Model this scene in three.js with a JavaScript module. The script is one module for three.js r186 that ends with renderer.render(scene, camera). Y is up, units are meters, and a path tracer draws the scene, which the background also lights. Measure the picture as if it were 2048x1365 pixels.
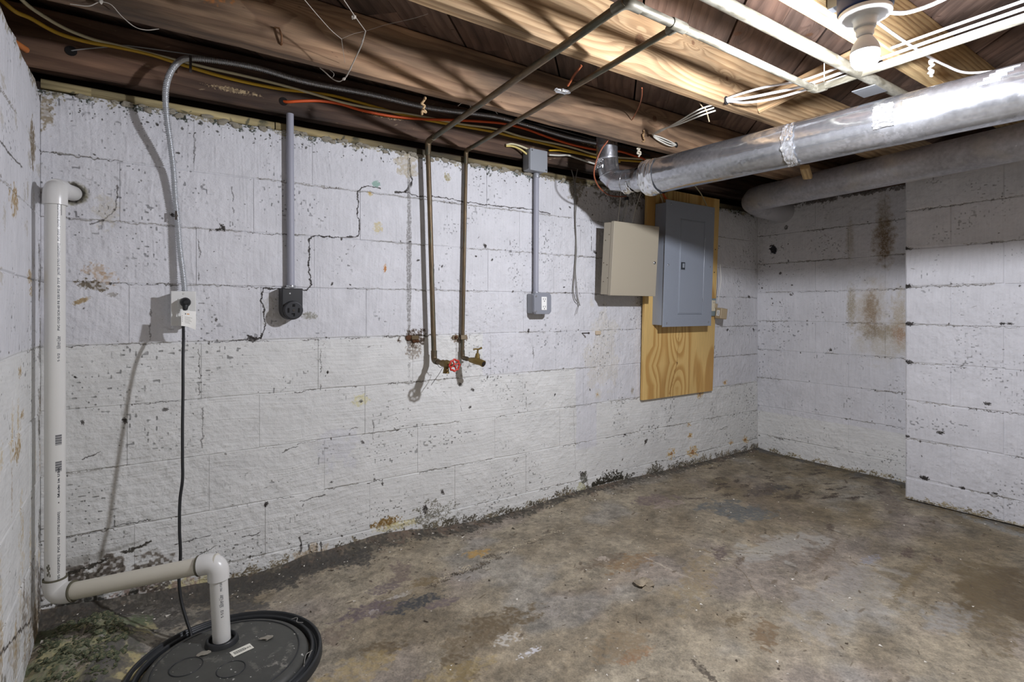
import * as THREE from 'three';
import { mergeGeometries, toCreasedNormals } from 'three/addons/utils/BufferGeometryUtils.js';
import { RoundedBoxGeometry } from 'three/addons/geometries/RoundedBoxGeometry.js';

// ------------------------------------------------------------------ camera, lights, exposure
const scene = new THREE.Scene();
scene.background = new THREE.Color(0x000000);
const F = 1081.6, YAW = 0.6004, V0 = 620.1, EYE = [0, 1.01, 2.22];
const camera = new THREE.PerspectiveCamera(2 * Math.atan(682.5 / F) * 180 / Math.PI, 2048 / 1365, 0.02, 50);
camera.position.set(...EYE);
camera.lookAt(EYE[0] + Math.sin(YAW), EYE[1], EYE[2] - Math.cos(YAW));
camera.setViewOffset(2048, 1365, 0, 682.5 - V0, 2048, 1365);
const renderer = new THREE.WebGLRenderer({ antialias: true });
renderer.toneMapping = THREE.LinearToneMapping;
renderer.toneMappingExposure = 1.0;
renderer.shadowMap.enabled = true;
const BULB = [1.475, 1.63, 1.61];
const BULB_CANDELA = 8.8, FILL_CANDELA = 15;

// ------------------------------------------------------------------ helpers
const V = (x, y, z) => new THREE.Vector3(x, y, z);
// survey of the room: the sight line through a picture point, met with a plane of the room
function sight(u, v) {
  const a = (u - 1024) / F, b = (V0 - v) / F, s = Math.sin(YAW), c = Math.cos(YAW);
  return [s + a * c, b, -c + a * s];
}
function onZ(u, v, z = 0) { const d = sight(u, v), t = (z - EYE[2]) / d[2]; return V(d[0] * t, EYE[1] + d[1] * t, z); }
function onX(u, v, x) { const d = sight(u, v), t = x / d[0]; return V(x, EYE[1] + d[1] * t, EYE[2] + d[2] * t); }
function onY(u, v, y) { const d = sight(u, v), t = (y - EYE[1]) / d[1]; return V(d[0] * t, y, EYE[2] + d[2] * t); }

let seedState = 7;
function seed(n) { seedState = (n * 2654435761) >>> 0 || 1; }
function rnd() { seedState = (seedState + 0x6D2B79F5) >>> 0; let t = seedState; t = Math.imul(t ^ (t >>> 15), t | 1); t ^= t + Math.imul(t ^ (t >>> 7), t | 61); return ((t ^ (t >>> 14)) >>> 0) / 4294967296; }
const rr = (a, b) => a + (b - a) * rnd();
const clamp = (x, a = 0, b = 1) => x < a ? a : x > b ? b : x;
const sst = (a, b, x) => { const t = clamp((x - a) / (b - a)); return t * t * (3 - 2 * t); };
const mix = (a, b, t) => a + (b - a) * t;

const LAT = new Float32Array(65536);
seed(11); for (let i = 0; i < 65536; i++) LAT[i] = rnd();
function vn(x, y) {          // value noise 0..1
  const xi = Math.floor(x), yi = Math.floor(y); let fx = x - xi, fy = y - yi;
  fx = fx * fx * (3 - 2 * fx); fy = fy * fy * (3 - 2 * fy);
  const x0 = xi & 255, x1 = (xi + 1) & 255, y0 = (yi & 255) << 8, y1 = ((yi + 1) & 255) << 8;
  const a = LAT[y0 + x0], b = LAT[y0 + x1], c = LAT[y1 + x0], d = LAT[y1 + x1];
  const p = a + (b - a) * fx, q = c + (d - c) * fx; return p + (q - p) * fy;
}
function fbm(x, y, o = 4) { let s = 0, a = 0.5, n = 0; for (let i = 0; i < o; i++) { s += a * vn(x, y); n += a; a *= 0.5; x = x * 2.03 + 17.3; y = y * 2.03 + 5.7; } return s / n; }

const used = {};
function numbered(n) { if (!(n in used)) { used[n] = 0; return n; } used[n]++; return n + '_' + String(used[n]).padStart(3, '0'); }
function shade(o) { o.traverse(m => { if (m.isMesh) { m.castShadow = true; m.receiveShadow = true; } }); return o; }
function tag(o, label, category, group) { o.userData.label = label; o.userData.category = category; if (group) o.userData.group = group; return o; }
function thing(name, label, category, pos = [0, 0, 0], group) {
  const g = new THREE.Group(); g.name = numbered(name); g.position.set(...pos); scene.add(g); tag(g, label, category, group); return g;
}
function part(name, geo, mat, parent, label) {
  const m = new THREE.Mesh(Array.isArray(geo) ? mergeGeometries(geo.map(flat)) : geo, mat); m.name = parent === scene ? numbered(name) : name;
  m.castShadow = m.receiveShadow = true; if (label) m.userData.label = label; parent.add(m); return m;
}
function solo(name, geo, mat, label, category, group) { return tag(part(name, geo, mat, scene), label, category, group); }
function struct(name) { const g = new THREE.Group(); g.name = name; g.userData.kind = 'structure'; scene.add(g); return g; }
function flat(g) { const n = g.index ? g.toNonIndexed() : g; for (const k of Object.keys(n.attributes)) if (!['position', 'normal', 'uv'].includes(k)) n.deleteAttribute(k); n.morphAttributes = {}; return n; }
function box(w, h, d, x = 0, y = 0, z = 0, r = 0) {
  const g = r ? new RoundedBoxGeometry(w, h, d, 2, r) : new THREE.BoxGeometry(w, h, d); g.translate(x, y, z); return g;
}
function cyl(r0, r1, h, n = 20, open = false) { return new THREE.CylinderGeometry(r0, r1, h, n, 1, open); }
function lathe(pts, n = 28) { return new THREE.LatheGeometry(pts.map(p => new THREE.Vector2(p[0], p[1])), n); }
function spline(pts, n = 60, tension) { const c = new THREE.CatmullRomCurve3(pts, false, tension === undefined ? 'centripetal' : 'catmullrom', tension); return c.getSpacedPoints(n); }
function filleted(pts, R, n = 7) {     // polyline with rounded corners
  const out = [pts[0].clone()];
  for (let i = 1; i < pts.length - 1; i++) {
    const p = pts[i], a = pts[i - 1].clone().sub(p).normalize(), b = pts[i + 1].clone().sub(p).normalize();
    const p0 = p.clone().addScaledVector(a, R), p1 = p.clone().addScaledVector(b, R);
    for (let k = 0; k <= n; k++) { const t = k / n; out.push(V(0, 0, 0).addScaledVector(p0, (1 - t) * (1 - t)).addScaledVector(p, 2 * t * (1 - t)).addScaledVector(p1, t * t)); }
  }
  out.push(pts[pts.length - 1].clone()); return out;
}
function sweep(P, rad, n = 10, o = {}) {     // round section along a path; rad a number or f(i, metres)
  const pos = [], nor = [], uv = [], idx = []; let N = null, len = 0; const fr = [];
  for (let i = 0; i < P.length; i++) {
    const T = P[Math.min(i + 1, P.length - 1)].clone().sub(P[Math.max(i - 1, 0)]).normalize();
    if (!N) { N = Math.abs(T.y) > 0.9 ? V(0, 0, 1) : V(0, 1, 0); if (o.up) N = o.up.clone(); }
    N = N.clone().addScaledVector(T, -N.dot(T)).normalize(); const B = T.clone().cross(N);
    if (i) len += P[i].distanceTo(P[i - 1]);
    const r = typeof rad === 'function' ? rad(i, len) : rad; fr.push([T, r]);
    for (let j = 0; j <= n; j++) {
      const a = j / n * Math.PI * 2, d = V(0, 0, 0).addScaledVector(N, Math.cos(a)).addScaledVector(B, Math.sin(a));
      pos.push(P[i].x + d.x * r, P[i].y + d.y * r, P[i].z + d.z * r); nor.push(d.x, d.y, d.z); uv.push(j / n, len);
    }
  }
  for (let i = 0; i < P.length - 1; i++) for (let j = 0; j < n; j++) { const a = i * (n + 1) + j, b = a + n + 1; idx.push(a, a + 1, b, b, a + 1, b + 1); }
  if (o.caps !== false) for (const e of [0, P.length - 1]) {
    const c = pos.length / 3, s = e ? 1 : -1, T = fr[e][0]; pos.push(P[e].x, P[e].y, P[e].z); nor.push(T.x * s, T.y * s, T.z * s); uv.push(0.5, 0);
    for (let j = 0; j <= n; j++) { const k = (e * (n + 1) + j) * 3; pos.push(pos[k], pos[k + 1], pos[k + 2]); nor.push(T.x * s, T.y * s, T.z * s); uv.push(0.5, 0); }
    for (let j = 0; j < n; j++) e ? idx.push(c, c + 1 + j, c + 2 + j) : idx.push(c, c + 2 + j, c + 1 + j);
  }
  const g = new THREE.BufferGeometry(); g.setAttribute('position', new THREE.Float32BufferAttribute(pos, 3)); g.setAttribute('normal', new THREE.Float32BufferAttribute(nor, 3)); g.setAttribute('uv', new THREE.Float32BufferAttribute(uv, 2)); g.setIndex(idx);
  if (typeof rad === 'function') g.computeVertexNormals();
  return g;
}
const rod = (a, b, r, n = 10, o) => sweep([a, a.clone().lerp(b, 0.5), b], r, n, o);
function orient(g, from, to) { const q = new THREE.Quaternion().setFromUnitVectors(V(0, 1, 0), to.clone().sub(from).normalize()); g.applyQuaternion(q); g.translate(from.x, from.y, from.z); return g; }
function lump(r, det, rough, sd, sx = 1, sy = 1, sz = 1) {
  const g = new THREE.IcosahedronGeometry(r, det), p = g.attributes.position;
  for (let i = 0; i < p.count; i++) { const x = p.getX(i) / r, y = p.getY(i) / r, z = p.getZ(i) / r; const k = 1 + rough * (fbm(x * 1.7 + z * 0.9 + sd * 3.1, y * 1.7 - z * 1.1 + sd, 3) - 0.5) * 2; p.setXYZ(i, p.getX(i) * k * sx, p.getY(i) * k * sy, p.getZ(i) * k * sz); }
  g.computeVertexNormals(); return g;
}

// ------------------------------------------------------------------ painted maps (colour of the matter and its relief)
class Paint {
  constructor(x0, y0, w, h, W, H) { Object.assign(this, { x0, y0, w, h, W, H }); const n = W * H; this.r = new Float32Array(n); this.g = new Float32Array(n); this.b = new Float32Array(n); this.z = new Float32Array(n); }
  fill(f) { const o = [0, 0, 0, 0]; for (let j = 0; j < this.H; j++) for (let i = 0; i < this.W; i++) { f(this.x0 + (i + 0.5) / this.W * this.w, this.y0 + (j + 0.5) / this.H * this.h, o); const k = j * this.W + i; this.r[k] = o[0]; this.g[k] = o[1]; this.b[k] = o[2]; this.z[k] = o[3]; } return this; }
  area(xa, ya, xb, yb, f) {
    const i0 = Math.max(0, Math.floor((xa - this.x0) / this.w * this.W)), i1 = Math.min(this.W - 1, Math.ceil((xb - this.x0) / this.w * this.W));
    const j0 = Math.max(0, Math.floor((ya - this.y0) / this.h * this.H)), j1 = Math.min(this.H - 1, Math.ceil((yb - this.y0) / this.h * this.H));
    for (let j = j0; j <= j1; j++) for (let i = i0; i <= i1; i++) f(this.x0 + (i + 0.5) / this.W * this.w, this.y0 + (j + 0.5) / this.H * this.h, j * this.W + i);
  }
  put(k, c, a, dz = 0) { this.r[k] += (c[0] - this.r[k]) * a; this.g[k] += (c[1] - this.g[k]) * a; this.b[k] += (c[2] - this.b[k]) * a; this.z[k] += dz * a; }
  blob(x, y, rx, ry, c, a = 1, o = {}) {       // a stain with a ragged, grainy outline
    const R = Math.max(rx, ry) * 1.6, ca = Math.cos(o.rot || 0), sa = Math.sin(o.rot || 0), fr = o.freq || 2.2 / Math.min(rx, ry), rag = o.rag === undefined ? 0.9 : o.rag, gr = o.grain === undefined ? 0.5 : o.grain, sd = x * 7.1 + y * 3.3, gf = o.gf || 160, ed = o.edge || 0.22;
    this.area(x - R, y - R, x + R, y + R, (px, py, k) => {
      const dx = px - x, dy = py - y, u = (dx * ca + dy * sa) / rx, v = (-dx * sa + dy * ca) / ry; const d = Math.sqrt(u * u + v * v); if (d > 1.7) return;
      const m = sst(1 + ed, 1 - ed, d + rag * (fbm(px * fr + sd, py * fr, 4) - 0.5) * 1.6); if (m <= 0) return;
      const q = gr ? clamp(m * (1 - gr) + gr * m * sst(0.32, 0.62, vn(px * gf, py * gf)) * 1.3) : m;
      this.put(k, c, a * q, o.dz || 0);
    });
  }
  line(pts, w, c, a = 1, o = {}) {             // a crack or a mark along a path
    const jit = o.jit || 0, n = pts.length;
    for (let s = 0; s < n - 1; s++) {
      const [x0, y0] = pts[s], [x1, y1] = pts[s + 1], L = Math.hypot(x1 - x0, y1 - y0) || 1e-6, tx = (x1 - x0) / L, ty = (y1 - y0) / L, R = w * 2 + jit;
      this.area(Math.min(x0, x1) - R, Math.min(y0, y1) - R, Math.max(x0, x1) + R, Math.max(y0, y1) + R, (px, py, k) => {
        const al = (px - x0) * tx + (py - y0) * ty; if (al < -w || al > L + w) return;
        let d = (px - x0) * -ty + (py - y0) * tx; d += jit * (vn(px * 70 + 3, py * 70) - 0.5) * 2 + jit * (vn(px * 260, py * 260 + 9) - 0.5);
        const ww = w * (0.45 + 1.1 * vn(px * 45 + 8, py * 45 + 2)); if (o.gap && vn(px * o.gf + 4, py * o.gf) < o.gap) return;
        const m = sst(ww, ww * 0.35, Math.abs(d)); if (m > 0) this.put(k, c, a * m, o.dz || 0);
      });
    }
  }
  flecks(n, xa, ya, xb, yb, s0, s1, c, a, o = {}) {
    for (let i = 0; i < n; i++) { const s = s0 + (s1 - s0) * rnd() ** 3, e = rr(0.35, 1), t = o.rot === undefined ? rr(0, 3.14) : o.rot + rr(-0.5, 0.5); this.blob(rr(xa, xb), rr(ya, yb), s, s * e * (o.thin || 0.8), c, a * rr(0.6, 1), { rot: t, rag: 0.8, grain: 0, dz: o.dz || 0, edge: 0.35 }); }
  }
  map() {
    const d = new Uint8Array(this.W * this.H * 4); for (let k = 0, m = 0; k < this.W * this.H; k++, m += 4) { d[m] = clamp(this.r[k], 0, 255); d[m + 1] = clamp(this.g[k], 0, 255); d[m + 2] = clamp(this.b[k], 0, 255); d[m + 3] = 255; }
    const t = new THREE.DataTexture(d, this.W, this.H, THREE.RGBAFormat); t.colorSpace = THREE.SRGBColorSpace; return this.fin(t);
  }
  relief(range, s = 1) {     // z in metres, +-range/2
    const W = this.W / s | 0, H = this.H / s | 0, d = new Uint8Array(W * H * 4);
    for (let j = 0, m = 0; j < H; j++) for (let i = 0; i < W; i++, m += 4) { let z = 0; for (let b = 0; b < s; b++) for (let a = 0; a < s; a++) z += this.z[(j * s + b) * this.W + i * s + a]; d[m] = d[m + 1] = d[m + 2] = clamp((z / (s * s) / range + 0.5) * 255, 0, 255); d[m + 3] = 255; }
    return this.fin(new THREE.DataTexture(d, W, H, THREE.RGBAFormat));
  }
  fin(t) { t.magFilter = THREE.LinearFilter; t.minFilter = THREE.LinearFilter; t.wrapS = t.wrapT = THREE.RepeatWrapping; t.needsUpdate = true; return t; }
  mat(rough, range, extra = {}, half = 2) { return new THREE.MeshStandardMaterial({ map: this.map(), bumpMap: this.relief(range, half), bumpScale: range, roughness: rough, ...extra }); }
}
const std = (c, rough = 0.6, metal = 0, extra = {}) => new THREE.MeshStandardMaterial({ color: c, roughness: rough, metalness: metal, ...extra });
function canvasTex(w, h, draw) { const c = document.createElement('canvas'); c.width = w; c.height = h; const g = c.getContext('2d'); draw(g, w, h); const t = new THREE.CanvasTexture(c); t.colorSpace = THREE.SRGBColorSpace; return t; }

// white painted block walls: two coats, brush marks, pits, chips
function paintWall(P, coat, o = {}) {
  P.fill((x, y, q) => {
    const big = fbm(x * 1.6 + 3, y * 1.6, 4) - 0.5, mid = fbm(x * 14, y * 14 + 40, 3) - 0.5, k = coat(x, y);       // k 0: lavender coat, 1: fresh warm coat
    const bv = vn(x * 170 + 9 * fbm(x * 3, y * 3, 2), y * 14), bh = vn(x * 12, y * 210 + 8 * fbm(x * 4, y * 4, 2)), br = mix(bv, bh, k) - 0.5, fine = vn(x * 480, y * 480) - 0.5;
    const pit = sst(0.80, 0.92, vn(x * 120 + 7, y * 120)) * sst(0.5, 0.72, fbm(x * 7 + 2, y * 7 + 11, 3));
    const L = 1 + big * 0.09 + mid * 0.07 + br * 0.03 + fine * 0.03 - pit * 0.3;
    q[0] = mix(209, 215, k) * L; q[1] = mix(209, 215, k) * L; q[2] = mix(212, 212, k) * L;
    q[3] = br * 0.0009 + mid * 0.005 + (fbm(x * 52, y * 52, 3) - 0.5) * 0.0044 * (0.4 + 1.2 * vn(x * 2.3 + 5, y * 2.3)) + fine * 0.0005 - pit * 0.002;
  });
}
const DARK = [44, 41, 38], GRIME = [92, 86, 74], RUST = [150, 98, 44], OCHRE = [186, 150, 88], MOULD = [40, 42, 34];

// blocks: each a bevelled slab with wavy edges; place(a, b, c) -> world, uv from the painted map
function blockGeo(a0, a1, b0, b1, place, P, sd, o = {}) {
  seed(sd); const gap = o.gap || 0.0004, bev = o.bev || rr(0.0022, 0.0045), front = o.front === undefined ? rr(-0.0008, 0.0008) : o.front, dep = 0.03, J = () => rr(-0.0016, 0.0016);
  const per = []; for (let i = 0; i <= 4; i++) per.push([mix(a0 + 0.0002, a1 - 0.0002, i / 4), b0 + gap + J(), i]); for (let i = 4; i >= 0; i--) per.push([mix(a0 + 0.0002, a1 - 0.0002, i / 4), b1 - gap + J() + (o.top ? o.top(mix(a0, a1, i / 4)) : 0), i]);
  const ca = (a0 + a1) / 2, cb = (b0 + b1) / 2; const ins = per.map(([a, b, i]) => [a + Math.sign(ca - a) * (i === 0 || i === 4 ? bev * (o.head || 0.6) : 0), b + Math.sign(cb - b) * bev * rr(0.7, 1.3)]);
  const pos = [], uv = []; const put = (a, b, c) => { const p = place(a, b, c); pos.push(p[0], p[1], p[2]); uv.push((a - P.x0) / P.w, (b - P.y0) / P.h); };
  const quad = (A, B, C, D) => { put(...A); put(...B); put(...C); put(...A); put(...C); put(...D); };
  for (let i = 0; i < 10; i++) { const j = (i + 1) % 10, p = per[i], q = per[j], s = ins[i], t = ins[j], e = front - bev * 0.8; quad([p[0], p[1], -dep], [q[0], q[1], -dep], [q[0], q[1], e], [p[0], p[1], e]); quad([p[0], p[1], e], [q[0], q[1], e], [t[0], t[1], front], [s[0], s[1], front]); }
  for (let i = 0; i < 4; i++) { const A = ins[i], B = ins[i + 1], C = ins[8 - i], D = ins[9 - i]; quad([A[0], A[1], front], [B[0], B[1], front], [C[0], C[1], front], [D[0], D[1], front]); }
  const g = new THREE.BufferGeometry(); g.setAttribute('position', new THREE.Float32BufferAttribute(pos, 3)); g.setAttribute('uv', new THREE.Float32BufferAttribute(uv, 2)); g.computeVertexNormals(); return g;
}
const COURSE = 0.2032, WALLTOP = 1.708, BED = k => WALLTOP - k * COURSE;    // k = 1.. bed joints below the top

// =================================================================== BACK WALL
const wb = (u, v) => { const p = onZ(u, v, 0); return [p.x, p.y]; };
const wallBack = struct('wall_back');
const XL = -0.26, XR = 3.667, XP = 3.378, ZP = 1.018, XS = 1.65;
function coatBack(x, y) {                              // fresh coat below the fourth joint on the left, low down on the right
  const e = 0.02 * (fbm(x * 5, y * 5, 3) - 0.5), a = x < 1.35 + e ? 0.897 + e * 0.3 : x < 1.94 + e ? 0.694 + e * 0.3 : x < 2.09 ? 0.25 : 0.492 + e;
  return sst(a + 0.012, a - 0.012, y);
}
function marksBack(P) {
  const c2 = (pts, w, a = 0.9, o = {}) => P.line(pts.map(p => wb(...p)), w, [52, 48, 45], a, { jit: 0.004, dz: -0.003, ...o });
  for (let k = 1; k <= 8; k++) {                         // dirt that sits in the bed joints
    const y = BED(k); P.line([[XL, y], [XR, y]], 0.0028, [140, 136, 128], 0.6, { jit: 0.0045, gap: 0.55, gf: 6, dz: -0.0012 }); P.line([[XL, y - 0.002], [XR, y - 0.002]], 0.0012, [72, 68, 62], 0.7, { jit: 0.005, gap: 0.7, gf: 11, dz: -0.002 });
  }
  c2([[820, 318], [820, 340], [824, 366], [811, 384], [791, 384]], 0.0045); c2([[811, 384], [835, 393], [879, 394], [926, 403], [992, 412], [1070, 420], [1100, 428]], 0.0026, 0.8);
  c2([[760, 376], [729, 372], [716, 384], [715, 428], [719, 457], [716, 473], [682, 475], [630, 472], [619, 478], [618, 531], [621, 569], [612, 580], [600, 580]], 0.003);
  c2([[565, 577], [527, 578], [522, 598], [527, 619], [530, 660], [522, 677], [506, 680], [495, 672]], 0.003);
  c2([[506, 680], [440, 685]], 0.002, 0.6); c2([[1182, 440], [1184, 508]], 0.002, 0.8, { gap: 0.45, gf: 90 }); c2([[232, 372], [234, 395], [228, 420], [205, 440], [180, 446]], 0.003, 0.5); c2([[388, 270], [388, 325]], 0.0025, 0.35); c2([[1147, 820], [1151, 940]], 0.0015, 0.25);
  for (const [u, va, vb] of [[464, 375, 450], [397, 480, 560], [300, 588, 680], [397, 700, 790], [640, 695, 780], [403, 812, 905], [745, 830, 880], [1065, 690, 735], [1325, 745, 790], [920, 800, 845]]) c2([[u, va], [u + 2, (va + vb) / 2], [u, vb]], 0.0022, 0.4, { gap: 0.4, gf: 40 });
  P.blob(...wb(818, 525), 0.011, 0.42, [136, 134, 132], 0.85, { rag: 0.6, freq: 60, grain: 0.5, gf: 220 });                      // print left by a pipe that was taken away
  P.blob(...wb(826, 676), 0.05, 0.035, [62, 48, 36], 1, { rag: 1.3, grain: 0.6, gf: 240 }); P.blob(...wb(828, 700), 0.03, 0.04, [124, 112, 98], 0.6, { rag: 1.3, grain: 0.8 });
  P.blob(...wb(918, 678), 0.035, 0.016, [110, 92, 74], 0.9, { rag: 1.2 }); P.blob(...wb(913, 720), 0.006, 0.09, [140, 136, 130], 0.5, { rag: 0.6 });
  P.blob(...wb(771, 1046), 0.052, 0.018, [128, 98, 48], 0.95, { rot: 0.06, rag: 1.0, grain: 0.5 }); P.blob(...wb(800, 1050), 0.09, 0.014, [196, 186, 140], 0.8, { rag: 1 }); P.blob(...wb(722, 801), 0.03, 0.022, [206, 200, 158], 0.8); P.blob(...wb(722, 803), 0.009, 0.006, DARK, 1);
  for (const [u, v, r] of [[1343, 908, 0.035], [1385, 905, 0.045], [1380, 872, 0.02], [1343, 945, 0.03], [1462, 886, 0.02], [1490, 880, 0.028], [1378, 850, 0.016], [1195, 790, 0.012], [1450, 765, 0.02], [1400, 790, 0.03]]) { P.blob(...wb(u, v), r, r * 0.7, [190, 152, 84], 0.75, { rag: 1.6, grain: 0.8, gf: 190 }); P.blob(...wb(u, v), r * 0.35, r * 0.3, [140, 84, 40], 0.7, { rag: 1.4 }); }
  for (const [u, v] of [[305, 530], [320, 545]]) P.blob(...wb(192 + (u - 305), v + 10), 0.03, 0.02, [178, 148, 116], 0.5, { rag: 1.4, grain: 0.7 });
  P.blob(...wb(183, 570), 0.035, 0.014, [92, 80, 60], 0.8, { rag: 1.4, grain: 0.7, rot: -0.2 }); P.blob(...wb(163, 602), 0.022, 0.007, [160, 136, 96], 0.9, { rot: 0.5 }); P.blob(...wb(225, 590), 0.012, 0.007, [120, 112, 100], 0.9);
  P.blob(...wb(213, 420), 0.03, 0.05, [196, 190, 178], 0.6, { rag: 1 });
  P.blob(...wb(756, 455), 0.016, 0.024, [200, 186, 146], 0.8, { rag: 1.2 }); P.blob(...wb(770, 537), 0.006, 0.016, [176, 112, 52], 0.9, { rag: 1 }); P.blob(...wb(740, 388), 0.01, 0.008, [190, 160, 90], 0.9); P.blob(...wb(752, 368), 0.018, 0.013, [142, 172, 160], 0.95, { rag: 0.7, grain: 0 });
  for (const [u, v, r] of [[355, 306, 0.006], [188, 309, 0.004], [345, 430, 0.008], [506, 680, 0.014], [500, 676, 0.01], [683, 478, 0.006], [664, 568, 0.006], [836, 521, 0.007], [820, 484, 0.006], [970, 492, 0.012], [952, 513, 0.006], [984, 520, 0.007], [884, 533, 0.006], [700, 570, 0.004], [437, 460, 0.009], [445, 455, 0.012], [432, 640, 0.006], [1128, 575, 0.006], [1131, 586, 0.007], [1190, 505, 0.012], [1057, 662, 0.01], [1185, 430, 0.006], [1140, 415, 0.007], [1121, 418, 0.006], [1290, 600, 0.008], [1455, 660, 0.012], [1498, 594, 0.014], [1507, 660, 0.012], [1110, 790, 0.007], [1180, 780, 0.006], [1165, 950, 0.022], [920, 770, 0.012], [945, 780, 0.01], [975, 755, 0.007], [940, 815, 0.009], [532, 1010, 0.01], [663, 965, 0.006], [725, 885, 0.009], [790, 1087, 0.02], [740, 1085, 0.012], [850, 1020, 0.02], [885, 985, 0.012], [765, 968, 0.008], [1250, 870, 0.008], [1292, 883, 0.016], [1245, 920, 0.007], [1186, 980, 0.01], [165, 845, 0.008], [250, 842, 0.01], [330, 820, 0.009], [150, 755, 0.004], [655, 745, 0.006], [1330, 870, 0.006]]) P.blob(...wb(u, v), r, r * 0.55, [50, 46, 42], 0.95, { rot: u, rag: 1.2, grain: 0.3, dz: -0.002 });
  for (const [u0, v0, u1, v1] of [[165, 920, 200, 905], [565, 905, 595, 893], [715, 855, 700, 862], [350, 1090, 420, 1072], [485, 1076, 520, 1067], [600, 1005, 650, 990], [1470, 905, 1490, 893], [1440, 860, 1455, 853], [400, 1108, 430, 1095], [230, 1052, 300, 1040], [735, 968, 765, 960], [840, 945, 870, 938]]) c2([[u0, v0], [u1, v1]], 0.0018, 0.6);
  // wall head: dark mould and old mortar
  for (let x = XL; x < XR; x += 0.03) { const h = rr(0.006, 0.026); P.blob(x + rr(0, 0.03), WALLTOP - rr(-0.004, 0.012), rr(0.01, 0.03), h, rnd() < 0.65 ? [50, 56, 46] : [150, 142, 116], 0.9, { rag: 1.7, grain: 0.7, gf: 260 }); if (rnd() < 0.7) P.flecks(4, x, WALLTOP - 0.075, x + 0.04, WALLTOP - 0.005, 0.002, 0.007, [48, 46, 40], 0.9, { dz: -0.002 }); }
  P.blob(0.96, 1.65, 0.05, 0.05, [170, 156, 126], 0.6, { rag: 1.4 }); P.blob(1.16, 1.62, 0.015, 0.02, [150, 140, 100], 0.8); P.blob(1.94, 1.66, 0.05, 0.05, [120, 112, 96], 0.7, { rag: 1.6 });
  P.blob(2.3, 1.66, 0.16, 0.05, [84, 80, 72], 0.7, { rag: 1.2 });
  P.blob(-0.25, 1.63, 0.02, 0.05, [140, 126, 100], 0.8, { rag: 1.2 });
  // base: damp dirt, mould
  for (let x = XL; x < XR; x += 0.025) { const t = x < 0.35 ? 1 : 0.5 + 0.4 * vn(x * 3, 2); P.blob(x, rr(-0.01, 0.028) * 1.2, rr(0.012, 0.04), rr(0.010, 0.03) * t * 1.5, rnd() < 0.6 ? [72, 66, 52] : [120, 108, 84], 0.85, { rag: 1.8, grain: 0.8, gf: 230 }); }
  P.flecks(420, XL, 0, 2.4, 0.14, 0.001, 0.005, [64, 60, 54], 0.8, { dz: -0.0015 }); P.flecks(260, 2.4, 0, XR, 0.1, 0.001, 0.005, [90, 84, 70], 0.7);
  P.blob(...wb(1222, 985), 0.13, 0.05, [44, 42, 32], 0.95, { rot: 0.25, rag: 1.6, grain: 0.95, gf: 210 }); P.blob(...wb(1165, 1000), 0.10, 0.04, [70, 66, 46], 0.85, { rag: 1.7, grain: 0.9, gf: 210 }); P.blob(...wb(1160, 978), 0.03, 0.03, [180, 176, 130], 0.6, { rag: 1.4 }); P.blob(...wb(1168, 955), 0.022, 0.026, [84, 84, 74], 0.9, { rag: 1.2, grain: 0.4 });
  { const [mx] = wb(1222, 985); for (let i = 0; i < 420; i++) { const q = rr(0, 1) * rr(0, 1), x = mx - 0.02 + rr(-0.13, 0.11), y = 0.035 + q * 0.085 * (1 - Math.abs(x - mx) / 0.2), z = rr(0.002, 0.0065); P.blob(x, y, z, z * rr(0.5, 1), [46, 43, 33], 0.9, { rag: 1, grain: 0, rot: i }); } }
  P.blob(...wb(870, 1030), 0.09, 0.045, [92, 88, 72], 0.6, { rag: 1.8, grain: 0.95, gf: 200 });
  P.blob(...wb(190, 1158), 0.17, 0.05, [104, 95, 84], 0.8, { rag: 1.5, grain: 0.85, gf: 120, rot: -0.02 }); P.blob(...wb(170, 1165), 0.12, 0.05, [74, 66, 58], 0.8, { rag: 1.6, grain: 0.85, gf: 110 }); P.blob(...wb(370, 1178), 0.09, 0.035, [206, 196, 150], 0.95, { rag: 1.2, grain: 0.5, gf: 90 }); P.blob(...wb(250, 1205), 0.16, 0.05, [146, 122, 110], 0.7, { rag: 1.5, grain: 0.8 }); P.blob(...wb(300, 1185), 0.05, 0.03, [84, 76, 66], 0.8, { rag: 1.5, grain: 0.8 }); P.blob(...wb(170, 1215), 0.12, 0.05, [40, 40, 34], 0.9, { rag: 1.5, grain: 0.5 });
  [[130, 1131, 0.022], [165, 1121, 0.018], [200, 1109, 0.014], [235, 1098, 0.010], [265, 1088, 0.006], [290, 1079, 0.003]].forEach(([u, v, w], i, A) => { if (i) P.line([wb(A[i - 1][0], A[i - 1][1]), wb(u, v)], w, [170, 168, 162], 0.6, { jit: 0.002 }); });
  P.line([wb(133, 1150), wb(200, 1125), wb(300, 1085)], 0.005, [52, 48, 40], 0.9, { jit: 0.006, gap: 0.25, gf: 40 });
  for (const [u, v] of [[600, 1090], [618, 1105], [640, 1100]]) c2([[u, v - 14], [u + 3, v], [u - 2, v + 18]], 0.004, 0.7); P.blob(...wb(625, 1110), 0.05, 0.035, [172, 152, 124], 0.7, { rag: 1.4 });
  P.blob(...wb(1265, 782), 0.012, 0.02, [130, 118, 96], 0.5); P.blob(...wb(680, 900), 0.09, 0.07, [198, 198, 204], 0.5, { rag: 1.2, grain: 0.2 }); P.blob(...wb(1205, 700), 0.1, 0.25, [200, 192, 172], 0.35, { rag: 1.2 }); P.blob(...wb(945, 725), 0.07, 0.02, [190, 188, 184], 0.4);
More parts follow.
